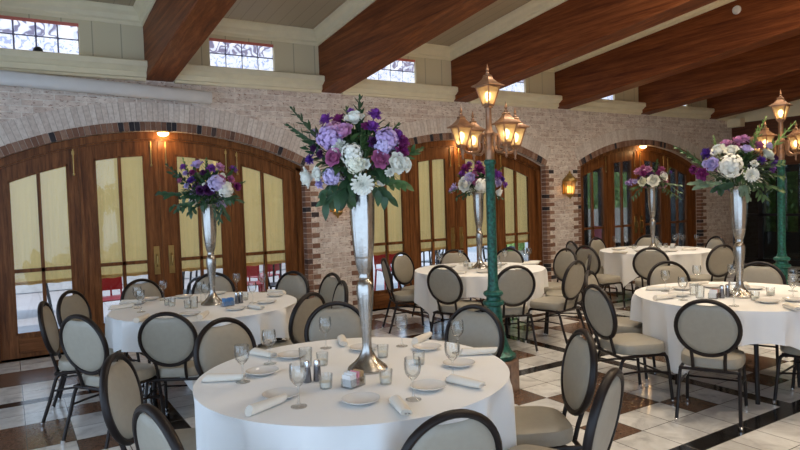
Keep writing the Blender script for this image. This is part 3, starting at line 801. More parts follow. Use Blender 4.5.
def arrangement(key, vtop, label, blooms, sprays, leaves, S, seed, filler):
    """vtop: pixel of the vase's mouth. Blooms are given as offsets (right, up) in pixels from it, their size in pixels; the bunch is a rounded dome, so depth follows from where each bloom sits on it."""
    r = random.Random(seed)
    vx, vy = VPOS[key]; top = Vector((vx, vy, .751+VH[key]-.005)); pm = FPX/depth(top)   # pixels per metre
    t = thing('flower_arrangement', label, 'flowers', top)
    right = Vector((CR.x, CR.y, 0)).normalized(); toward = Vector((-CF.x, -CF.y, 0)).normalized(); Z = Vector((0, 0, 1))
    W, Hh = S; ctr = Z*(Hh*.42); tx, ty = proj(top); tx += NUDGE[key][0]; ty += NUDGE[key][1]; D0 = depth(top)
    def dome(u, v, back=False):
        k = 1-(u/(W*1.05))**2-((v-Hh*.42)/(Hh*.75))**2
        w = .72*W*math.sqrt(max(0.02, k))
        w = w if not back else -w*.8
        return EYEV+ray(tx+u*pm, ty-v*pm)*(D0-w)-top
    def put(kind, col, P, rad):
        o = (P-ctr*.6).normalized(); q = o.to_track_quat('Z', 'Y') @ Euler((0, 0, r.uniform(0, 6))).to_quaternion()
        b = link(kind, bloom_mesh(kind, col), t, P, q.to_euler(), rad*1.12)
        return b
    pos = []
    for (dx, dy, kind, col, rp) in blooms:
        P = dome(dx/pm, dy/pm); put(kind, col, P, rp/pm); pos.append((P, rp/pm))
    for (kind, col, n, rp) in filler:      # the far side of the bunch and the gaps
        for i in range(n):
            u = r.uniform(-.6, .6)*W; v = Hh*r.uniform(.1, .62)
            P = dome(u*.9, v, True); put(kind, col, P, rp/pm*r.uniform(.85, 1.1)); pos.append((P, rp/pm))
    # stems gathered into the mouth
    bm = B()
    for P, q in pos:
        m = P*.45+Z*.02; tube(bm, smoothpath([Vector((P.x*.05, P.y*.05, -.10)), m, P-(P-ctr*.6).normalized()*q*.4], 3), .0025, 5)
    obj('stems', bm, M['leaf'], t)
    # leafy body
    for matn, n, ln, wd, inner in (('leafd', 150, .085, .045, .66), ('leaf', 120, .075, .034, .80)):
        bm = B()
        for i in range(n):
            th = r.uniform(0, 2*PI); el = r.uniform(-.35, 1.25)
            o = Vector((math.cos(th)*math.cos(el), math.sin(th)*math.cos(el), math.sin(el)))
            P = Vector((o.x*W*inner*.9, o.y*W*inner*.9, Hh*.36+o.z*Hh*inner*.62))*1.0
            leaf_blade(bm, P*r.uniform(.55, 1), (o+Vector((r.uniform(-.6, .6), r.uniform(-.6, .6), r.uniform(-.4, .4)))).normalized(), Z, ln*r.uniform(.7, 1.2), wd, .3)
        obj('foliage', bm, M[matn], t)
    for (x0, y0, x1, y1, matn, n, ln, wd) in leaves:       # leafy sprigs (from, to) in pixels
        bm = B(); a = dome(x0/pm, y0/pm)*.75; b = EYEV+ray(tx+x1, ty-y1)*(D0-a.dot(toward)*.8)-top
        path = smoothpath([a*.4, a, (a+b)*.5+Z*.012, b], 4); tube(bm, path, .0028, 5)
        for i in range(n):
            f = i/max(1, n-1); p = a.lerp(b, .15+.85*f); side = 1 if i % 2 else -1
            d = ((b-a).normalized()*.7+right*side*.55+toward*r.uniform(-.5, .6)+Z*r.uniform(-.35, .2))
            leaf_blade(bm, p, d, toward+Z*.6, ln*r.uniform(.8, 1.15), wd, .3)
        obj('leaf_sprig', bm, M[matn], t)
    for (x0, y0, x1, y1, matn, rad) in sprays:              # upright stems of closed buds
        bm = B(); a = dome(x0/pm, y0/pm)*.8; b = EYEV+ray(tx+x1, ty-y1)*(D0-a.dot(toward)*.9)-top
        tube(bm, smoothpath([a*.3, a, b], 4), .0035, 6)
        n = 13
        for i in range(n):
            f = .1+.9*i/(n-1); p = a.lerp(b, f); ang = i*2.1
            s = (b-a).normalized(); q = s.orthogonal().normalized(); w = s.cross(q)
            o = q*math.cos(ang)+w*math.sin(ang); d = (s*.8+o*.6).normalized(); k = rad*1.5*(1.15-.7*f)
            leaf_blade(bm, p, d, o, k*3.4, k*1.5, -.1); leaf_blade(bm, p, (s*.9+o*.25).normalized(), -o, k*2.6, k*1.3, -.1)
        obj('bud_stem', bm, M[matn], t)
    return t
def crop(lst, vx, vy, k): return [((x-vx)/k, (vy-y)/k, kd, c, rr/k) for x, y, kd, c, rr in lst]
def cropl(lst, vx, vy, k): return [((a-vx)/k, (vy-b)/k, (c-vx)/k, (vy-d)/k, *rest) for a, b, c, d, *rest in lst]
FV = (310, 345, 3.75)
arrangement('F', None, 'lush purple, lilac and white bouquet in the front vase', crop([
 (280, 80, 'rose', 'white', 30), (355, 57, 'carnation', 'purple', 26), (172, 77, 'carnation', 'purple', 26), (220, 75, 'carnation', 'magenta', 23), (265, 47, 'carnation', 'purple', 16), (188, 145, 'hydrangea', 'lilac', 44), (205, 118, 'hydrangea', 'pink', 30), (240, 128, 'rose', 'pink', 30),
 (222, 178, 'carnation', 'white', 26), (268, 205, 'hydrangea', 'white', 36), (282, 242, 'hydrangea', 'cream', 34), (205, 220, 'rose', 'mauve', 27), (112, 226, 'carnation', 'violet', 20), (110, 292, 'rose', 'white', 32), (146, 278, 'rose', 'white', 22), (193, 290, 'hydrangea', 'lavender', 30),
 (148, 318, 'carnation', 'lavender', 18), (308, 318, 'dahlia', 'white', 36), (372, 226, 'rose', 'mauve', 28), (398, 150, 'hydrangea', 'lilac', 38), (385, 178, 'hydrangea', 'lavender', 30), (345, 103, 'carnation', 'purple', 24), (320, 100, 'carnation', 'magenta', 16), (440, 135, 'carnation', 'purple', 24), (462, 160, 'carnation', 'magenta', 24),
 (458, 195, 'carnation', 'magenta', 26), (430, 240, 'rose', 'white', 32), (466, 246, 'rose', 'white', 22), (350, 160, 'carnation', 'plum', 20), (128, 125, 'carnation', 'lavender', 15), (150, 150, 'carnation', 'lavender', 17), (125, 184, 'carnation', 'plum', 15), (150, 206, 'carnation', 'plum', 16), (320, 243, 'carnation', 'white', 18), (235, 100, 'carnation', 'plum', 18), (410, 275, 'carnation', 'white', 16)], *FV),
 cropl([(140, 150, 45, 38, 'leafd', .013), (130, 160, 35, 100, 'leafd', .013), (290, 80, 297, -5, 'leafd', .013), (250, 70, 248, 35, 'leaf', .010), (400, 130, 440, 95, 'leaf', .011), (300, 190, 305, 120, 'leaf', .012), (320, 200, 330, 130, 'leaf', .012)], *FV),
 cropl([(250, 320, 172, 385, 'leafd', 8, .085, .045), (250, 330, 250, 385, 'leafd', 7, .075, .045), (370, 320, 400, 365, 'leafd', 8, .075, .045), (400, 290, 462, 320, 'leaf', 8, .07, .04), (440, 220, 520, 190, 'leaf', 9, .055, .028), (330, 270, 385, 270, 'leafd', 7, .08, .05), (270, 290, 245, 320, 'leafd', 6, .08, .05), (150, 230, 95, 180, 'leafd', 8, .045, .022), (200, 300, 165, 350, 'leafd', 6, .07, .04), (340, 190, 290, 170, 'leaf', 6, .06, .03)], *FV),
 (.285, .36), 11, [('hydrangea', 'lilac', 3, 10), ('carnation', 'purple', 4, 7), ('rose', 'white', 4, 7), ('carnation', 'magenta', 3, 7)])
LV = (320, 370, 5.63)
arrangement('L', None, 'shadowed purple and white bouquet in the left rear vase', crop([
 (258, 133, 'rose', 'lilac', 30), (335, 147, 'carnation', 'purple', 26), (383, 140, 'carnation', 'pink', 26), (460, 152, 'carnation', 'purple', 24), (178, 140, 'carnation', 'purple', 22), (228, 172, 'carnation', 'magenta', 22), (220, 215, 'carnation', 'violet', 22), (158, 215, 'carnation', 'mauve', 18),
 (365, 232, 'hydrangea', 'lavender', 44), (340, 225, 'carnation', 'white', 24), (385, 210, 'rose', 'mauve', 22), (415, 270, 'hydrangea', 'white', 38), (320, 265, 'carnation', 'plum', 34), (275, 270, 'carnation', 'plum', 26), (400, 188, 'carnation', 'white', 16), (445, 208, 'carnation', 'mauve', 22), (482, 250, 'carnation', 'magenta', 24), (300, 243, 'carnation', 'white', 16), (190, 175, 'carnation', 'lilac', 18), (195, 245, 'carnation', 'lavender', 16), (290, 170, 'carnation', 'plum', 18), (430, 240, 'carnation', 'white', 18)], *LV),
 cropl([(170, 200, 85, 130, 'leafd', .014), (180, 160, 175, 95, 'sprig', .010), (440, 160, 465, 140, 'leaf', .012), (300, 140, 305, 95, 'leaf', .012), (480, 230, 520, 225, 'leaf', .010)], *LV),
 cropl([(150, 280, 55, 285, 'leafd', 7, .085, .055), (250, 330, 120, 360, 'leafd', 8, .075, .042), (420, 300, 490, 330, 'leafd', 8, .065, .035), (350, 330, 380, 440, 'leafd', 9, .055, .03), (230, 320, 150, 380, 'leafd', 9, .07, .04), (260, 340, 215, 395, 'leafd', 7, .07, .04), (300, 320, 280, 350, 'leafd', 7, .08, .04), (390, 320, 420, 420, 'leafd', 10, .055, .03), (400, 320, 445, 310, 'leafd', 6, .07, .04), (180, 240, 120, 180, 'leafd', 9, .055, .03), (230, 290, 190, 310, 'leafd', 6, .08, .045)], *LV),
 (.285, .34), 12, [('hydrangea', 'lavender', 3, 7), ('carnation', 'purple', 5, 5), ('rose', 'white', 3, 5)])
MV = (295, 270, 3.75)
arrangement('M', None, 'magenta and white bouquet half hidden by the green lamp post', crop([
 (250, 175, 'carnation', 'magenta', 22), (262, 160, 'carnation', 'purple', 14), (300, 178, 'carnation', 'magenta', 22), (298, 158, 'carnation', 'purple', 14), (280, 198, 'carnation', 'mauve', 14), (265, 215, 'rose', 'lavender', 19), (250, 235, 'rose', 'white', 23), (308, 238, 'hydrangea', 'white', 25), (290, 228, 'rose', 'mauve', 12), (207, 245, 'carnation', 'lavender', 16), (193, 258, 'carnation', 'lilac', 10), (235, 195, 'carnation', 'purple', 14),
 (366, 200, 'carnation', 'purple', 22), (370, 228, 'carnation', 'lavender', 17), (396, 235, 'carnation', 'purple', 12), (368, 263, 'rose', 'white', 17), (385, 215, 'carnation', 'violet', 12), (335, 190, 'carnation', 'magenta', 20), (340, 225, 'hydrangea', 'lavender', 20)], *MV),
 cropl([(240, 220, 218, 200, 'leaf', .012), (360, 190, 385, 170, 'leaf', .012)], *MV),
 cropl([(250, 255, 215, 285, 'leafd', 8, .06, .032), (265, 262, 240, 285, 'leafd', 6, .06, .032), (240, 240, 195, 262, 'leaf', 7, .045, .022), (340, 262, 380, 285, 'leafd', 6, .06, .03)], *MV),
 (.255, .30), 13, [('hydrangea', 'white', 3, 6), ('carnation', 'magenta', 5, 5), ('rose', 'white', 2, 5)])
RV = (310, 217, 3.753)
arrangement('RB', None, 'mauve and white bouquet in the far vase before the right arch', crop([
 (256, 152, 'carnation', 'pink', 16), (275, 140, 'carnation', 'mauve', 14), (292, 146, 'carnation', 'pink', 15), (275, 160, 'carnation', 'magenta', 12), (342, 145, 'carnation', 'mauve', 15), (335, 158, 'carnation', 'magenta', 12), (312, 187, 'rose', 'white', 18), (347, 172, 'rose', 'white', 15), (352, 165, 'carnation', 'lilac', 13), (274, 190, 'rose', 'cream', 14), (228, 193, 'carnation', 'lilac', 13), (244, 190, 'carnation', 'lavender', 10), (375, 155, 'carnation', 'violet', 8), (303, 165, 'carnation', 'plum', 12), (262, 180, 'carnation', 'plum', 10), (213, 195, 'carnation', 'lilac', 8)], *RV),
 cropl([(325, 140, 328, 108, 'leaf', .012), (370, 170, 376, 140, 'leaf', .01)], *RV),
 cropl([(350, 200, 405, 250, 'leaf', 12, .06, .025), (360, 190, 415, 205, 'euc', 11, .055, .028), (340, 205, 375, 240, 'leafd', 9, .065, .03), (270, 205, 235, 250, 'leafd', 8, .07, .035), (260, 200, 235, 215, 'leaf', 7, .06, .03), (375, 190, 410, 230, 'euc', 8, .05, .026)], *RV),
 (.27, .27), 14, [('carnation', 'mauve', 4, 5), ('rose', 'white', 3, 5)])
QV = (340, 372, 4.5)
arrangement('RF', None, 'white hydrangea and purple bouquet with eucalyptus in the right front vase', crop([
 (318, 250, 'hydrangea', 'white', 48), (265, 185, 'rose', 'white', 27), (322, 187, 'rose', 'white', 25), (295, 153, 'carnation', 'pink', 26), (352, 140, 'carnation', 'pink', 28), (378, 130, 'carnation', 'pink', 24), (210, 195, 'carnation', 'violet', 27), (240, 245, 'rose', 'lavender', 25), (208, 242, 'carnation', 'lavender', 18), (190, 287, 'carnation', 'magenta', 27), (150, 268, 'carnation', 'magenta', 20),
 (386, 182, 'rose', 'lavender', 23), (478, 205, 'rose', 'cream', 26), (456, 225, 'carnation', 'violet', 20), (410, 290, 'dahlia', 'white', 28), (445, 160, 'carnation', 'mauve', 24), (490, 160, 'carnation', 'lavender', 17), (512, 240, 'carnation', 'violet', 20), (505, 265, 'carnation', 'purple', 18), (425, 240, 'carnation', 'white', 16), (345, 165, 'carnation', 'magenta', 16), (520, 215, 'carnation', 'plum', 13)], *QV),
 cropl([(410, 160, 475, 35, 'sprig', .013), (425, 170, 440, 75, 'sprig', .010), (520, 150, 605, 55, 'sprig', .013), (185, 235, 70, 165, 'leaf', .014), (245, 180, 243, 120, 'sprig', .010), (190, 270, 130, 190, 'leaf', .010)], *QV),
 cropl([(230, 320, 155, 330, 'euc', 9, .055, .04), (270, 320, 170, 345, 'euc', 9, .055, .04), (330, 320, 300, 340, 'leafd', 7, .09, .06), (390, 320, 400, 395, 'euc', 10, .05, .036), (430, 310, 540, 360, 'leaf', 12, .06, .03), (430, 320, 470, 395, 'leaf', 10, .06, .03), (470, 270, 560, 300, 'leaf', 11, .055, .026), (480, 240, 550, 240, 'leaf', 9, .05, .024), (290, 330, 250, 355, 'leafd', 8, .07, .045), (370, 330, 375, 370, 'euc', 7, .05, .036), (460, 330, 545, 350, 'leafd', 10, .06, .028)], *QV),
 (.31, .32), 15, [('hydrangea', 'white', 3, 8), ('carnation', 'pink', 4, 6), ('rose', 'white', 3, 6), ('carnation', 'violet', 3, 5)])

# ------------------------------------------------------------------ what stands on the tables
ZT0 = .7515
def goblet_mesh():
    bm = B()
    lathe(bm, [(.0, .0), (.034, .0), (.034, .003), (.012, .008), (.0045, .02), (.004, .07), (.006, .085), (.020, .097), (.031, .112), (.036, .133), (.0365, .155), (.034, .180), (.0325, .180), (.035, .155), (.0345, .134), (.029, .113), (.015, .101), (.0, .098)], 20)
    return mesh(bm, M['glass'])
GOB = goblet_mesh()
def plate_mesh():
    bm = B(); lathe(bm, [(.0, .003), (.045, .0), (.055, .002), (.072, .012), (.082, .017), (.0825, .0195), (.072, .016), (.052, .007), (.0, .006)], 28); return mesh(bm, M['china'])
PLT = plate_mesh()
def napkin_mesh(seed):
    """a rolled napkin, cutlery inside: spiral end, slightly flattened"""
    r = random.Random(seed); bm = B(); n = 28; ln = .19; loops = []
    for k in range(9):
        x = -ln/2+ln*k/8; l = []
        for i in range(n):
            t = i/n*2*PI; rad = .0215+.0028*math.sin(t*2+k*.3)+.0035*(i/n)+r.uniform(-.0006, .0006)
            if k in (0, 8): rad *= .93
            l.append((x+(.012*math.sin(t) if k in (0, 8) else 0), rad*math.cos(t), max(.0, .019+rad*.85*math.sin(t))))
        loops.append(l)
    loft(bm, loops)
    me = mesh(bm, M['napkin']); return me
NAP = [napkin_mesh(s) for s in range(3)]
def cutlery_mesh():
    bm = B()
    for dx in (-.007, .006): box(bm, .06, dx-.004, .017, .108, dx+.004, .020)
    return mesh(bm, M['chrome'], False)
CUT = cutlery_mesh()
def votive_meshes():
    bm = B(); lathe(bm, [(0, 0), (.026, 0), (.028, .004), (.033, .066), (.031, .066), (.026, .008), (0, .007)], 18); g = mesh(bm, M['water'])
    bm = B(); lathe(bm, [(0, .008), (.0245, .008), (.026, .030), (.006, .033), (0, .033)], 14); w = mesh(bm, M['wax'])
    return g, w
VOT = votive_meshes()
def shaker_meshes():
    bm = B(); lathe(bm, [(0, 0), (.019, 0), (.020, .004), (.016, .07), (.0155, .075), (0, .075)], 14); g = mesh(bm, M['shaker'])
    bm = B(); lathe(bm, [(.016, .073), (.0165, .09), (.012, .10), (0, .103)], 14); c = mesh(bm, M['chrome'])
    return g, c
SHK = shaker_meshes()
ITEMS = {}
def item(kind, table, P, label=None, rz=0):
    if kind == 'goblet':
        o = link('wine_glass', GOB, None, (P.x, P.y, ZT0)); cat, grp = 'wine glass', 'wine glasses on the tables'
    elif kind == 'plate':
        o = link('bread_plate', PLT, None, (P.x, P.y, ZT0)); cat, grp = 'plate', 'bread plates on the tables'
    elif kind == 'napkin':
        o = thing('rolled_napkin', '', 'napkin', (P.x, P.y, ZT0), rz); link('linen_roll', NAP[rng.randrange(3)], o); link('cutlery', CUT, o); cat, grp = 'napkin', 'rolled napkins on the tables'
    elif kind == 'votive':
        o = link('votive_holder', VOT[0], None, (P.x, P.y, ZT0)); link('candle', VOT[1], o); cat, grp = 'candle holder', 'glass votives on the tables'
    elif kind == 'shaker':
        o = link('salt_shaker', SHK[0], None, (P.x, P.y, ZT0)); link('cap', SHK[1], o); cat, grp = 'shaker', 'salt and pepper shakers'
    elif kind == 'tumbler':
        bm = B(); lathe(bm, [(0, 0), (.030, 0), (.031, .004), (.036, .095), (.034, .095), (.029, .008), (0, .007)], 18)
        o = obj('glass_tumbler', bm, M['water'], None, (P.x, P.y, ZT0)); cat, grp = 'tumbler', 'glass tumblers'
    elif kind == 'caddy':
        o = thing('sugar_caddy', '', 'caddy', (P.x, P.y, ZT0), rz); cat, grp = 'caddy', 'sugar caddies'
        bm = B()
        box(bm, -.05, -.032, 0, .05, .032, .004)
        for y in (-.032, .029): box(bm, -.05, y, .004, .05, y+.003, .042)
        for x in (-.05, .047): box(bm, x, -.029, .004, x+.003, .029, .042)
        obj('glass_tray', bm, M['water'], o, smooth=False)
        cs = ['packet_b']*5 if table == 'L' else ['packet_w', 'packet_w', 'packet_p', 'packet_y', 'packet_y']
        for i, c in enumerate(cs):
            for j in range(2):
                bm = B(); x = -.038+i*.019+j*.008; box(bm, -.003, -.026, .006, .003, .026, .062+.006*((i*3+j) % 3))
                obj('sugar_packet', bm, M[c], o, (x, 0, 0), (0, math.radians(rng.uniform(-8, 12)), 0), smooth=False)
    o['category'] = cat; o['group'] = grp
    ITEMS.setdefault((kind, table), []).append((proj((P.x, P.y, ZT0)), o))
    return o
def seg(kind, table, a, b):
    p, q = atz(*a, .77), atz(*b, .77); m = (p+q)/2; item(kind, table, m, rz=math.atan2(q.y-p.y, q.x-p.x))
def many(kind, table, pts, z=.752):
    for a in pts: item(kind, table, atz(a[0], a[1], z))
many('goblet', 'F', [(243, 382), (299, 406.5), (270, 363.5), (326, 348), (402, 346), (413.5, 399.5), (453, 378.5), (458, 353)])
many('plate', 'F', [(262.5, 373.5), (281, 397), (361, 402), (292.5, 357), (428, 388.5), (459, 365.5), (427, 349), (364, 349.5)])
for a, b in (((201, 378), (246, 376.5)), ((243, 413), (288, 396)), ((250, 350), (277, 356)), ((411, 343), (432, 333)), ((459, 352), (497, 350)), ((445, 377), (486, 386)), ((394, 398), (407, 413)), ((340, 335), (345, 346))): seg('napkin', 'F', a, b)
many('votive', 'F', [(326, 388), (322.5, 365), (386, 383.5), (383, 357), (419, 364)])
many('shaker', 'F', [(307.5, 382), (317.5, 380.5)])
many('tumbler', 'F', [(306, 366)])
item('caddy', 'F', atz(353.5, 386, .752), rz=.35)
many('goblet', 'L', [(138, 308), (141, 312), (163.6, 300), (237, 291.5), (253, 303), (263, 292), (206, 304.5), (201, 302)])
many('plate', 'L', [(276, 296), (267, 303), (236, 309.5), (190, 315), (137, 304), (150, 300), (218, 294), (184, 297.5)])
for a, b in (((109, 308), (134, 305)), ((123, 302), (140, 301)), ((247, 305), (265, 308)), ((137, 320), (146, 316)), ((200, 317), (206, 313)), ((285, 292), (268, 291))): seg('napkin', 'L', a, b)
many('votive', 'L', [(168, 305), (172, 306), (245, 300), (188, 308)])
many('shaker', 'L', [(237, 303.5), (241, 303)])
many('tumbler', 'L', [(194, 308)])
item('caddy', 'L', atz(227.5, 306, .752), rz=.2)
many('goblet', 'M', [(440, 268), (461, 264), (529, 262), (526, 261), (497, 271), (440, 266), (505, 264)])
many('plate', 'M', [(450, 267), (483, 272.5), (535, 262.5), (459, 273), (500, 265), (521, 270)])
for a, b in (((436, 270), (446, 270)), ((453, 272), (463, 272.5)), ((524, 263), (538, 263)), ((506, 274), (515, 272))): seg('napkin', 'M', a, b)
many('votive', 'M', [(470, 269), (466, 266), (499, 268)])
item('caddy', 'M', atz(492, 270.5, .752), rz=.4)
many('goblet', 'RB', [(615, 247.5), (626, 248), (656, 247.5), (679, 244.5), (683, 246.5), (697, 246.5), (675, 246.5)])
many('plate', 'RB', [(617, 250), (640, 251.5), (672, 251.5), (690, 248.5), (633, 247.5), (662, 252)])
for a, b in (((612, 252), (628, 252.5)), ((615, 249), (624, 248.5)), ((682, 249), (697, 249))): seg('napkin', 'RB', a, b)
many('votive', 'RB', [(634, 249), (666, 247.5), (660, 247)])
item('caddy', 'RB', atz(673, 248, .752), rz=.4)
many('goblet', 'RF', [(665.5, 291.5), (683, 300), (697, 285.5), (732, 284.5), (793, 291), (793, 299), (734, 306)])
many('plate', 'RF', [(682, 289.5), (754, 289), (768, 302.5), (795, 301), (712, 287.5), (679, 296)])
for a, b in (((646, 288), (671, 288.5)), ((652, 298), (677, 295.5)), ((784, 304), (800, 310)), ((690, 284), (705, 283)), ((744, 282), (748, 288))): seg('napkin', 'RF', a, b)
many('votive', 'RF', [(755, 300), (770.5, 295.5)])
many('shaker', 'RF', [(722, 298), (727.5, 297)])
many('tumbler', 'RF', [(700, 298), (694, 295)])
item('caddy', 'RF', atz(714, 298, .752), rz=.3)
WORD = dict(goblet='clear stemmed wine glass', plate='small white bread plate', napkin='napkin rolled around cutlery', votive='glass votive holder', shaker='metal-capped table shaker', tumbler='clear glass tumbler', caddy='glass sugar caddy with packets')
for (kind, tab), lst in ITEMS.items():
    lst.sort(key=lambda a: a[0][0])
    for i, (_, o) in enumerate(lst):
        if len(lst) == 1: o['label'] = '%s on %s' % (WORD[kind], PHR[tab])
        else: o['label'] = '%s on %s, %s' % (WORD[kind], PHR[tab], ('leftmost of its kind there' if i == 0 else 'rightmost of its kind there' if i == len(lst)-1 else '%s from the left' % ORD[i]))

# ------------------------------------------------------------------ street lamps
def lantern(parent, x, y, z, s, rot, wf):
    """four-sided lantern: roof, glass, cage and a glowing bulb"""
    R = Matrix.Translation((x, y, z)) @ Matrix.Rotation(rot, 4, 'Z')
    def sq(h, w):
        w *= wf
        return [R @ Vector((w*math.cos(PI/4+i*PI/2)*1.4142, w*math.sin(PI/4+i*PI/2)*1.4142, h)) for i in range(4)]
    bm = B()
    loft(bm, [sq(.0, .028*s), sq(-.015*s, .03*s)]); cor = [(sq(.0, .034*s)[i], sq(.145*s, .080*s)[i]) for i in range(4)]
    for a, b in cor: tube(bm, [a, b], .006*s, 6)
    loft(bm, [sq(0, .038*s), sq(.012*s, .040*s)]); loft(bm, [sq(.140*s, .084*s), sq(.150*s, .086*s)])
    lathe(bm, [(0, -.075*s), (.008*s, -.065*s), (.005*s, -.045*s), (.013*s, -.03*s), (.02*s, -.012*s)], 10, (x, y, z))
    ln = obj('lantern', bm, M['copper'], parent, smooth=False)
    bm = B(); l0, l1 = sq(.012*s, .034*s), sq(.142*s, .077*s)
    for i in range(4): quad(bm, l0[i], l0[(i+1) % 4], l1[(i+1) % 4], l1[i])
    obj('glass_panel', bm, M['lampglass'], ln, smooth=False)
    bm = B(); loft(bm, [sq(h*s, w*s) for h, w in ((.148, .112), (.155, .112), (.166, .088), (.184, .060), (.205, .038), (.222, .030), (.228, .034), (.236, .022))])
    lathe(bm, [(.012*s, .234*s), (.016*s, .248*s), (.007*s, .26*s), (.013*s, .272*s), (.007*s, .29*s), (0, .322*s)], 10, (x, y, z))
    obj('lantern_roof', bm, M['copper'], ln)
    bm = B(); lathe(bm, [(0, .035*s), (.012*s, .04*s), (.024*s, .075*s), (.022*s, .098*s), (0, .115*s)], 12, (x, y, z)); obj('bulb', bm, M['bulb'], ln)
def street_lamp(label, X, Y, rot):
    t = thing('street_lamp', label, 'lamp post', (X, Y, 0), group='green five-lantern lamp posts')
    bm = B(); lathe(bm, [(.195, 0), (.195, .25), (.188, .262), (.05, .262)], 8); obj('plinth', bm, M['stone'], t, smooth=False)
    bm = B(); lathe(bm, [(.155, .262), (.168, .27), (.170, .30), (.150, .312), (.128, .34), (.110, .38), (.090, .45), (.075, .54), (.064, .64), (.057, .70)], 16, flute=.03, nf=8); obj('lamp_base', bm, M['green'], t)
    bm = B(); lathe(bm, [(.055, .695), (.085, .71), (.090, .725), (.085, .74), (.062, .75), (.058, .775), (.075, .785), (.084, .80), (.078, .818), (.052, .83), (.045, .86)], 24); obj('collar', bm, M['green'], t)
    bm = B(); lathe(bm, [(.043, .85), (.0395, .95), (.0375, 1.86), (.044, 1.87), (.048, 1.885), (.044, 1.905), (.03, 1.91)], 24, flute=.03, nf=8); obj('pole', bm, M['green'], t)
    bm = B(); lathe(bm, [(.034, 1.90), (.036, 1.95), (.042, 1.97), (.034, 2.0), (.03, 2.06), (.040, 2.10), (.050, 2.12), (.036, 2.14), (.026, 2.17), (.024, 2.34), (.034, 2.36), (.03, 2.37)], 20); obj('hub', bm, M['copper'], t)
    for i in range(4):
        a = rot+i*PI/2; ca, sa = math.cos(a), math.sin(a)
        P = [(.03, 2.10), (.075, 2.115), (.095, 2.07), (.09, 2.0), (.125, 1.965), (.18, 1.963), (.225, 1.975), (.252, 2.0)]
        bm = B(); pts = smoothpath([(r*ca, r*sa, z) for r, z in P], 4); tube(bm, pts, .0115, 8)
        lathe(bm, [(0, 1.90), (.010, 1.915), (.006, 1.94), (.014, 1.96), (.016, 1.985), (.01, 2.0)], 10, (.25*ca, .25*sa, 0)); obj('arm', bm, M['copper'], t)
        lantern(t, .258*ca, .258*sa, 2.015, 1.03, a, .74)
    lantern(t, 0, 0, 2.345, 1.08, rot+.3, .80)
    return t
street_lamp('green iron lamp post with five lit copper lanterns behind the front table', 3.385, 4.0, math.radians(-98.5))
street_lamp('farther green lamp post at right edge, beyond the right front table', 7.34, 3.70, math.radians(-98))

# ------------------------------------------------------------------ fittings on the wall
def sconce(X, z, label):
    t = thing('wall_lantern', label, 'wall lamp', (X, YW-.135, z-.02), group='brass wall lanterns')
    bm = B(); lathe(bm, [(.0, -.12), (.008, -.115), (.012, -.10), (.03, -.09), (.045, -.075), (.048, -.06)], 12)
    for i in range(6): tube(bm, [(.047*math.cos(i*PI/3), .047*math.sin(i*PI/3), -.06), (.068*math.cos(i*PI/3), .068*math.sin(i*PI/3), .085)], .005, 6)
    obj('cage', bm, M['brass'], t)
    bm = B(); lathe(bm, [(.045, -.058), (.065, .083)], 6, cap=False); obj('glass_panel', bm, M['lampglass'], t, smooth=False)
    bm = B(); lathe(bm, [(.07, .082), (.088, .088), (.088, .105), (.075, .125), (.05, .15), (.035, .162), (.03, .18), (.012, .19), (.014, .20), (0, .225)], 12); obj('lantern_roof', bm, M['brass'], t)
    bm = B()
    for i in range(3): lathe(bm, [(0, -.045), (.010, -.04), (.011, .0), (.013, .015), (.007, .035), (0, .045)], 8, (.026*math.cos(i*2.1), .026*math.sin(i*2.1), 0))
    obj('candle_bulbs', bm, M['flame'], t)
    bm = B(); box(bm, -.035, .078, -.06, .035, .09, .10); tube(bm, smoothpath([(0, .08, .06), (0, .05, .15), (0, .02, .17)], 4), .008, 8); obj('wall_plate', bm, M['brass'], t)
    t.scale = (1.45,)*3
ps = aty(568, 188, YW-.09); sconce(ps.x, ps.z, 'brass wall lantern with glowing bulbs on the pier left of the right arch')
ps = aty(336, 204, YW-.09); sconce(ps.x, ps.z, 'brass wall lantern peeking from behind the front bouquet')
for i, c in enumerate(ARCH):
    t = thing('dome_light', 'small lit dome light under the crown of the %s arch' % ('left', 'middle', 'right')[i], 'ceiling light', (c+.03, YD-.145, intr(0)-.002), group='dome lights under the arches')
    bm = B(); lathe(bm, [(0, 0), (.085, 0), (.085, -.016), (.07, -.018)][::-1], 20); obj('mount', bm, M['brass'], t)
    bm = B(); lathe(bm, [(0, -.062), (.03, -.058), (.058, -.042), (.068, -.018), (.0, -.017)], 20); obj('globe', bm, M['bulb'], t)
# projector screen case hung in front of the brick
a, b = aty(-4, 77, YW-.14), aty(211, 98, YW-.14)
bm = B(); n = 16; loops = []
d = (b-a).normalized(); u = Vector((0, 0, 1)); u = (u-d*u.dot(d)).normalized(); w = d.cross(u)
ax = a-d*1.2
for p, k in ((ax, .9), (ax+d*.01, 1), (b-d*.01, 1), (b, .9)): loops.append([p+(u*.075*math.copysign(abs(math.cos(2*PI*i/n))**.6, math.cos(2*PI*i/n))+w*.065*math.copysign(abs(math.sin(2*PI*i/n))**.6, math.sin(2*PI*i/n)))*k for i in range(n)])
loft(bm, loops); sc = obj('projection_screen_case', bm, M['white_p']); tag(sc, 'long white projection screen case fixed high on the left brick wall', 'projector screen')
for q in (.25, .93):
    p = ax.lerp(b, q); bm = B(); box(bm, p.x-.02, YW-.10, p.z-.01, p.x+.02, YW-.001, p.z+.05); obj('bracket', bm, M['white_p'], sc)
p = atx(737, 10, BX[4])
t = thing('smoke_detector', 'round white smoke detector on the side of the fourth timber beam', 'smoke detector', (BX[4], p.y, p.z))
bm = B(); lathe(bm, [(0, 0), (.055, 0), (.055, .012), (.047, .03), (.03, .034), (0, .034)], 20); o = obj('housing', bm, M['white_p'], t, rot=(0, -PI/2, 0))
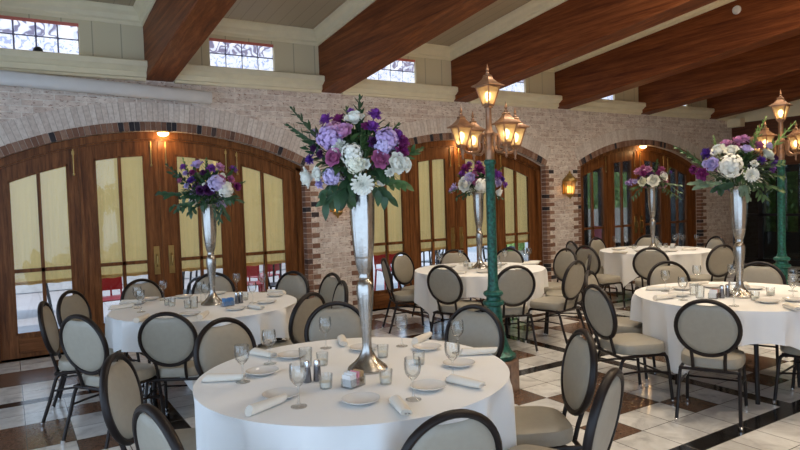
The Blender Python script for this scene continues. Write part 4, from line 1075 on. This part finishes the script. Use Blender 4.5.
bm = B(); lathe(bm, [(.0, .032), (.016, .034), (.016, .04), (0, .042)], 12); obj('sensor', bm, M['china'], t, rot=(0, -PI/2, 0))
p = atx(735, 123, XR-.1)
bm = B(); box(bm, XR-.18, p.y-.16, p.z-.09, XR, p.y+.16, p.z+.09); bevel(bm, .012, 2); o = obj('wall_speaker', bm, M['cream']); tag(o, 'small pale speaker box at top of the far right corner', 'speaker')
bm = B(); box(bm, XR-.184, p.y-.13, p.z-.065, XR-.178, p.y+.13, p.z+.065); obj('grille', bm, M['cream'], o)
bm = B(); pq = aty(38, 55, YW-.02); lathe(bm, [(0, 0), (.05, 0), (.045, .025), (.025, .045), (0, .05)], 16)
o = obj('security_sensor', bm, M['iron'], None, (pq.x, YW-.05, 3.308)); tag(o, 'small dark dome on the ledge below the left glass-block window', 'sensor')

# ------------------------------------------------------------------ patio furniture and hedge
def patio_chair(mat, lab, grp):
    t = thing('patio_chair', lab, 'patio chair', group=grp)
    bm = B(); box(bm, -.22, -.22, .43, .22, .22, .45); bevel(bm, .008, 1); obj('seat', bm, M[mat], t)
    if mat == 'red':
        bm = B()
        n = 8
        loft(bm, [[(-.22+.44*i/n, -.22-.04*k-.03*math.sin(PI*i/n), .52+.40*k) for i in range(n+1)] + [(.22-.44*i/n, -.235-.04*k-.03*math.sin(PI*(n-i)/n), .52+.40*k) for i in range(n+1)] for k in (0, .5, 1)])
        obj('backrest', bm, M[mat], t)
        bm = B()
        for x in (-.2, -.07, .07, .2): tube(bm, [(x, -.215, .44), (x, -.235, .57)], .012, 6)
        obj('back_posts', bm, M[mat], t)
    else:
        bm = B(); tube(bm, smoothpath([(-.22, -.2, .44), (-.22, -.25, .75), (-.1, -.27, .9), (.1, -.27, .9), (.22, -.25, .75), (.22, -.2, .44)], 4), .020, 6)
        for x in (-.11, 0, .11): tube(bm, [(x, -.21, .44), (x*.8, -.265, .89)], .014, 6)
        obj('backrest', bm, M[mat], t)
        bm = B()
        for s in (-1, 1): tube(bm, smoothpath([(s*.23, -.23, .62), (s*.26, 0, .66), (s*.25, .2, .6), (s*.22, .22, .45)], 4), .018, 6)
        obj('armrests', bm, M[mat], t)
    for sx in (-1, 1):
        for sy in (-1, 1):
            bm = B(); tube(bm, [(sx*.2, sy*.2, .44), (sx*.23, sy*.24, -.02)], .017, 6); obj('leg', bm, M[mat], t)
    return t
rc = None
for px, Y, a, lab in ((110, 8.95, 3.3, 'red patio chair outside the second leaf of the left arch'), (246, 9.05, 2.9, 'red patio chair outside the right leaf of the left arch'), (262, 9.9, .5, 'red patio chair farther out beyond the left arch'), (392, 9.0, 3.0, 'red patio chair outside the first leaf of the middle arch'), (587, 9.1, 1.2, 'red patio chair outside the right arch')):
    P = aty(px, 280, Y)
    if rc is None: rc = patio_chair('red', lab, 'red patio chairs'); rc.location = (P.x, Y, 0); rc.rotation_euler = (0, 0, a)
    else: dup(rc, (P.x, Y, 0), a, lab)
bc = None
for px, Y, a, lab in ((185, 8.75, 2.2, 'black iron patio chair outside the third leaf of the left arch'), (283, 8.6, 2.9, 'black iron patio chair outside the left arch, nearest its right frame'), (424, 8.8, 2.5, 'black iron patio chair outside the second leaf of the middle arch'), (436, 9.6, .4, 'farther black iron patio chair beyond the middle arch'), (500, 8.9, 2.8, 'black iron patio chair behind the green lamp post'), (402, 9.9, 1.2, 'black iron patio chair farthest left beyond the middle arch')):
    P = aty(px, 280, Y)
    if bc is None: bc = patio_chair('iron', lab, 'black iron patio chairs'); bc.location = (P.x, Y, 0); bc.rotation_euler = (0, 0, a)
    else: dup(bc, (P.x, Y, 0), a, lab)
for px, Y, lab in ((29, 11.2, 'patio table outside the leftmost door leaf, dark splayed legs'), (452, 10.6, 'patio table outside the middle arch')):
    P = aty(px, 290, Y); t = thing('patio_table', lab, 'patio table', (P.x, Y, 0))
    bm = B(); lathe(bm, [(0, .72), (.5, .72), (.5, .745), (0, .745)], 32); obj('tabletop', bm, M['iron'], t)
    for i in range(4):
        bm = B(); a = PI/4+i*PI/2; tube(bm, [(.28*math.cos(a), .28*math.sin(a), .72), (.42*math.cos(a), .42*math.sin(a), -.02)], .016, 6); obj('leg', bm, M['iron'], t)
def hedge(name, lab, x0, x1, y0, y1, z1, n, seed):
    r = random.Random(seed); bm = B()
    for i in range(n):
        p = Vector((r.uniform(x0, x1), r.uniform(y0, y1), r.uniform(.05, z1)))
        leaf_blade(bm, p, Vector((r.uniform(-1, 1), r.uniform(-1, .4), r.uniform(-.6, 1))), Vector((0, 0, 1)), .16, .08)
    box(bm, x0+.1, (y0+y1)/2, 0, x1-.1, y1, z1-.15)
    o = obj(name, bm, M['hedge']); tag(o, lab, 'hedge'); return o
hedge('leafy_hedge', 'leafy green hedge outside the leftmost panes of the right arch', 12.0, 19.0, 13.4, 14.4, 3.4, 3600, 2)
hedge('garden_shrub', 'green shrubs beyond the dark glass at the right edge', 14.8, 15.5, 5.6, 7.9, 3.0, 1500, 5)
bm = B(); box(bm, 12.0, 12.6, 0, 19, 12.8, 1.15); struct('wall_garden', bm, M['china'])
bm = B(); quad(bm, (XR+.1, -2, -.03), (30, -2, -.03), (30, YD+.1, -.03), (XR+.1, YD+.1, -.03)); struct('ground_garden', bm, M['darkroom'])
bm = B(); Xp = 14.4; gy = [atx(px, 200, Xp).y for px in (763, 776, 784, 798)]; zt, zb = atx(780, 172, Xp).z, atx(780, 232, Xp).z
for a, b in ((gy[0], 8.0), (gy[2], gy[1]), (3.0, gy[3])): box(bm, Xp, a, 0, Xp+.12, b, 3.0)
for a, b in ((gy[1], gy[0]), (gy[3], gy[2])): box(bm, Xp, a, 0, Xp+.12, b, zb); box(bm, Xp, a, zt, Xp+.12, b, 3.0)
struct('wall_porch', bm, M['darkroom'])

# ------------------------------------------------------------------ light
w = bpy.data.worlds.new('daylight'); scene.world = w; w.use_nodes = True
nt = w.node_tree; bg = nt.nodes['Background']
bg.inputs[0].default_value = (.58, .76, 1.0, 1); bg.inputs[1].default_value = 2.3
def area(name, loc, size, power, col, rot=(0, 0, 0), sy=None):
    l = bpy.data.lights.new(name, 'AREA'); l.energy = power; l.color = col; l.size = size
    if sy: l.shape = 'RECTANGLE'; l.size_y = sy
    o = bpy.data.objects.new(name, l); COL.objects.link(o); o.location = loc; o.rotation_euler = rot; return o
def spot(name, loc, aim, power, col, ang=100, rad=.15):
    l = bpy.data.lights.new(name, 'SPOT'); l.energy = power; l.color = col; l.spot_size = math.radians(ang); l.spot_blend = .8; l.shadow_soft_size = rad
    o = bpy.data.objects.new(name, l); COL.objects.link(o); o.location = loc
    o.rotation_euler = (Vector(aim)-Vector(loc)).to_track_quat('-Z', 'Y').to_euler(); return o
WARM = (1.0, .88, .72)
for x in (2.6, 4.9, 7.1, 9.3):
    for y in (0.6, 3.6, 6.0):
        l = bpy.data.lights.new('fill_spot', 'SPOT'); l.energy = {0.6: 120, 3.6: 150, 6.0: 115}[y]*(.45 if x < 3 else 1); l.color = WARM; l.shadow_soft_size = .12; l.spot_size = math.radians(125); l.spot_blend = 1  # warm fill spots added under the ceiling, no fixtures modelled
        o = bpy.data.objects.new('fill_spot', l); COL.objects.link(o); o.location = (x, y, zsl(y)+.1)
    l = bpy.data.lights.new('fill_point', 'POINT'); l.energy = {2.6: 14, 4.9: 70, 7.1: 55, 9.3: 22}[x]; l.color = (1, .76, .48); l.shadow_soft_size = .25  # unseen fill point added to warm the beams, no pendant hangs here
    o = bpy.data.objects.new('fill_point', l); COL.objects.link(o); o.location = (x, 2.2, zsl(2.2)-.6)
sl = bpy.data.lights.new('sun', 'SUN'); sl.energy = 3.2; sl.color = (1, .95, .88); sl.angle = .01
so = bpy.data.objects.new('sun', sl); COL.objects.link(so); so.rotation_euler = Vector((-.18, .55, -1)).to_track_quat('-Z', 'Y').to_euler()
def point(loc, e, col=(1, .62, .28), rad=.03):
    l = bpy.data.lights.new('lamp_glow', 'POINT'); l.energy = e; l.color = col; l.shadow_soft_size = rad
    o = bpy.data.objects.new('lamp_glow', l); COL.objects.link(o); o.location = loc
for c in ARCH: point((c+.03, YD-.16, intr(0)-.12), 3)

# ------------------------------------------------------------------ camera and view
cd = bpy.data.cameras.new('camera'); cam = bpy.data.objects.new('camera', cd); COL.objects.link(cam)
m = Matrix((CR, CU, -CF)).transposed().to_4x4(); m.translation = EYEV; cam.matrix_world = m
cd.sensor_width = 36; cd.lens = FPX/800*36; cd.clip_start = .05
scene.camera = cam
vs = scene.view_settings; vs.view_transform = 'Standard'; vs.look = 'None'; vs.exposure = 0.12; vs.gamma = 1
try: vs.use_curve_mapping = False
except Exception: pass
